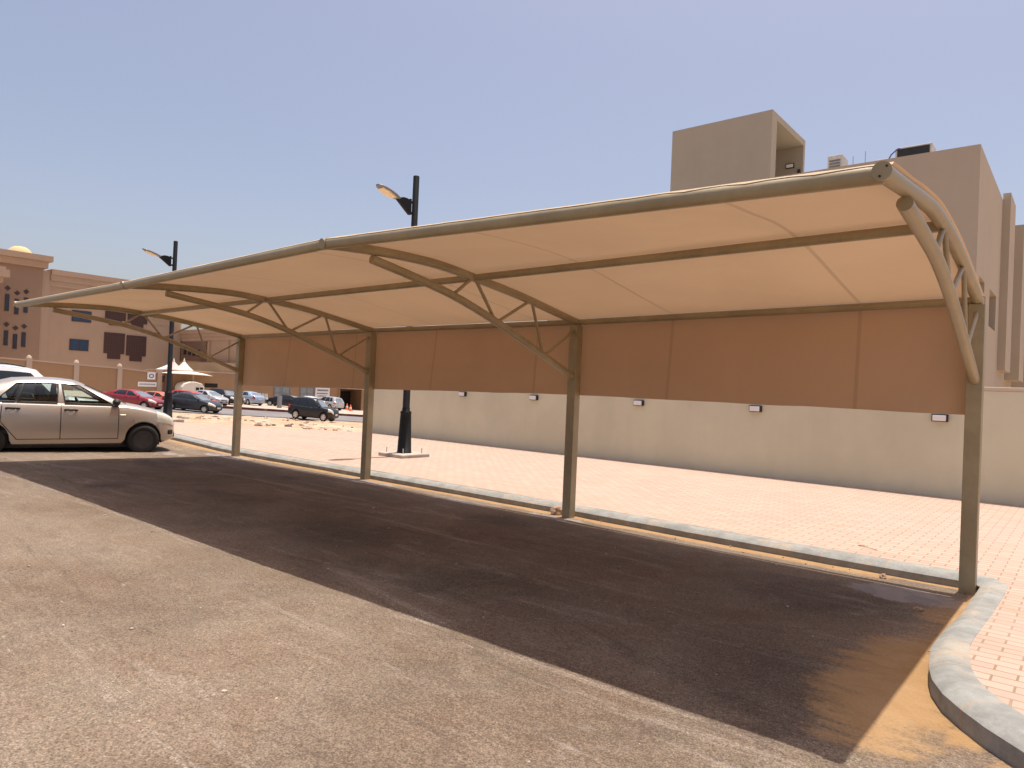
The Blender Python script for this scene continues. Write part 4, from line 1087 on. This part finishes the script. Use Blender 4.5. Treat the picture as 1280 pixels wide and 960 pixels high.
P = {}
P['silver'] = mat_carpaint('champagne_paint', (.50, .43, .37), .55, .33, .3); P['white'] = mat_carpaint('white_paint', (.76, .75, .74), 0, .25, .08)
P['red'] = mat_carpaint('maroon_paint', (.30, .018, .03), .2, .28, .12); P['orange'] = mat_carpaint('orange_paint', (.60, .13, .05), .1, .3, .15); P['rose'] = mat_carpaint('red_paint', (.50, .055, .045), .1, .3, .12)
P['grey'] = mat_carpaint('charcoal_paint', (.032, .037, .042), .2, .32, .03, .3); P['black'] = mat_carpaint('black_car_paint', (.010, .010, .012), .0, .35, .012, .15)
P['blue'] = mat_carpaint('pale_blue_paint', (.36, .45, .56), .3, .3, .1); P['lsilver'] = mat_carpaint('light_silver_paint', (.52, .53, .54), .4, .3, .1)

# silver saloon beside the carport
def place(fr, rr, spec, sc=1.0):
    f = Vector(fr); r = Vector(rr); h = (f - r).normalized(); left = Vector((-h.y, h.x))
    c = f - h * spec['xf'] * sc + left * (spec['w'] / 2 - .02) * sc
    return c, h
sp_ = sedan_spec(); c, h = place((-14.50, -1.27), (-15.05, -3.78), sp_, 1.02)
car('dusty champagne silver saloon car with black door handles, parked beside the carport', (c.x, c.y, -.065), h, P['silver'], sp_, near=True, rim='hub', glass=M['glass'], scale=1.02, name='silver_saloon', category='car')
sv = suv_spec(1.72, 0, True)
car('white sport utility vehicle with black roof rails, mostly hidden behind the silver saloon', (-18.0, -2.75, -.07), (.08, .997), P['white'], sv, name='white_suv', category='car')

def far_car(label, x, y, head, paint, spec, rim='alloy', dz=0, glass=None, name='parked_car', sc=(1, 1, 1)):
    # tilt with the slope
    h = Vector((*head, 0)).normalized(); z = far_z(x, y) + dz
    t = car(label, (x, y, z), (h.x, h.y), paint, spec, 'cars parked across the sand', rim=rim, name=name); t.scale = sc
    sf = far_z(x + h.x, y + h.y) - far_z(x, y); sl_ = far_z(x - h.y, y + h.x) - far_z(x, y)
    t.rotation_euler = (math.atan(sl_), -math.atan(sf), math.atan2(h.y, h.x)); return t
def near_right(fx, fy, head, spec, k=1):
    h = Vector(head).normalized(); left = Vector((-h.y, h.x)); c = Vector((fx, fy)) - h * spec['xf'] * k + left * (spec['w'] / 2 - .05) * k; return c.x, c.y
S1 = sedan_spec(); V1 = suv_spec(1.62); V2 = suv_spec(1.66); A1 = (.93, .93, .84); A2 = (.86, .86, .84)
x, y = near_right(-45.4, 15.5, (.85, .53), S1, .93); far_car('charcoal grey saloon with silver wheels parked on the sand right of the lamp post', x, y, (.85, .53), P['grey'], S1, dz=.03, sc=A1)
x, y = near_right(-46.4, 12.0, (.85, .53), S1, .93); far_car('maroon red saloon seen above the bonnet of the silver car', x, y, (.85, .53), P['red'], S1, dz=.0, sc=(.93, .93, .8))
x, y = near_right(-42.4, 23.1, (.85, .52), V1, .93); far_car('black boxy hatchback parked at the road edge left of the third carport post', x, y, (.85, .52), P['black'], V1, dz=.03, sc=(.84, .95, 1.0))
far_car('bright orange car half hidden behind the lamp post', -51.5, 15.3, (.85, .5), P['orange'], S1, dz=.0, sc=(.86, .86, .72))
far_car('tall red vehicle just behind the charcoal saloon', -52.2, 18.0, (.85, .5), P['rose'], V2, dz=.0, sc=(.86, .86, .76))
far_car('light silver saloon behind the bonnet of the charcoal saloon', -55.6, 21.0, (.95, .25), P['lsilver'], S1, dz=.20, sc=(.86, .86, .78))
far_car('black sport utility vehicle parked left of the far carport post', -58, 23.7, (.96, .2), P['black'], V2, dz=.20, sc=(.86, .86, .78))
far_car('pale blue saloon seen from behind, right of the far carport post', -60.5, 27.2, (-.98, -.1), P['blue'], S1, dz=.235, sc=A2)
far_car('black saloon seen from behind, next to the grey signpost', -60.5, 31.2, (-.80, -.6), P['black'], S1, dz=.235, sc=(.9, .9, .86))
far_car('white saloon beyond the roof of the black hatchback', -61.5, 34.5, (-.95, -.2), P['white'], S1, dz=.235, sc=A2)
far_car('silver white car under the notice board', -62.0, 37.4, (-.97, -.1), P['lsilver'], V1, dz=.235, sc=A2)

# ================================================================ SMALL THINGS ON THE GROUND
def rock(name, label, loc, size, mat, seed, cat='stone', group=None):
    bm = bmesh.new(); bmesh.ops.create_icosphere(bm, subdivisions=3, radius=1)
    for v in bm.verts:
        n_ = noise.fractal(v.co * 1.3 + Vector((seed * 7.1, seed, 0)), 1, 2, 4); v.co *= 1 + .35 * n_; v.co = Vector((v.co.x * size[0], v.co.y * size[1], max(v.co.z, -.6) * size[2]))
    me = bpy.data.meshes.new(name); bm.to_mesh(me); bm.free(); me.materials.append(mat)
    o = bpy.data.objects.new(name, me); COL.objects.link(o); o.location = loc; o.rotation_euler = (0, 0, seed); return tag(o, label, cat, group)
rock('rubble_lump', 'reddish lump of rubble and sand at the foot of the second post', (-4.70, .10, -.03), (.12, .085, .10), M['rock'], 1.3, 'rubble')
rock('stone', 'pale stone lying by the kerb near the nearest post', (-.66, -.18, -.03), (.035, .03, .028), M['rock'], 2.2)
rock('stone', 'round tan stone on the shaded asphalt beside the cement patch', (-.19, -1.22, -.02), (.04, .032, .028), M['rock'], 3.7)
mb = MB(); mb.tube([(.05, -2.36, .012), (.10, -2.40, .022), (.17, -2.42, .016), (.23, -2.44, .03)], [.004, .006, .006, .003], 6)
tag(mb.build('twig', M['twig']), 'short dry twig on the sand inside the curved kerb', 'twig')
mb = MB(); mb.tube([(-1.03, .74, .073), (-1.09, .70, .074), (-1.07, .67, .074), (-.99, .64, .078), (-.87, .57, .074)], .0035, 6)
tag(mb.build('wire_scrap', M['twig']), 'bent scrap of wire on the brick pavement near the nearest post', 'wire')
# rubble scattered over the sand, gravel crumbs on the asphalt
def scatter(name, n, region, smin, smax, mats, zf):
    mb = MB()
    ico = bmesh.new(); bmesh.ops.create_icosphere(ico, subdivisions=1, radius=1); iv = [v.co.copy() for v in ico.verts]; ifc = [[v.index for v in f.verts] for f in ico.faces]; ico.free()
    k = 0
    while k < n:
        x, y, ok = region()
        if not ok: continue
        s = smin + (smax - smin) * random.random() ** 3; z = zf(x, y)
        e = (random.uniform(.7, 1.4), random.uniform(.7, 1.4), random.uniform(.4, .8)); rz = random.random() * 6
        vs = []
        for v in iv:
            q = Vector((v.x * e[0], v.y * e[1], v.z * e[2])) * s * random.uniform(.8, 1.15); q.rotate(Matrix.Rotation(rz, 3, 'Z')); vs.append((x + q.x, y + q.y, z + q.z + s * .25))
        mb.add(vs, ifc, random.randrange(len(mats)), False); k += 1
    return tag(mb.build(name, mats), kind='stuff')
def reg1():
    x = random.uniform(-44, -17); y = random.uniform(2, 30); t = -.48 * x + .877 * y
    return x, y, 14.6 < t < 40 and fbm(x, y, .3) > -.25
scatter('rubble_scatter', 750, reg1, .025, .17, [M['rock'], M['rock_dk'], M['concrete']], terrain)
def reg2():
    x = random.uniform(-16, 1.5); y = random.uniform(-8, .1); d = kerb_y(min(x, -.05)) - y
    pr = math.exp(-d / .5) + .10
    if x > .02 and y > -3.6: return x, y, False
    if x > .3: return x, y, False
    return x, y, random.random() < pr
scatter('asphalt_crumbs', 420, reg2, .003, .016, [M['rock'], M['rock_dk'], M['concrete']], lambda x, y: lot_z(y) + .002)
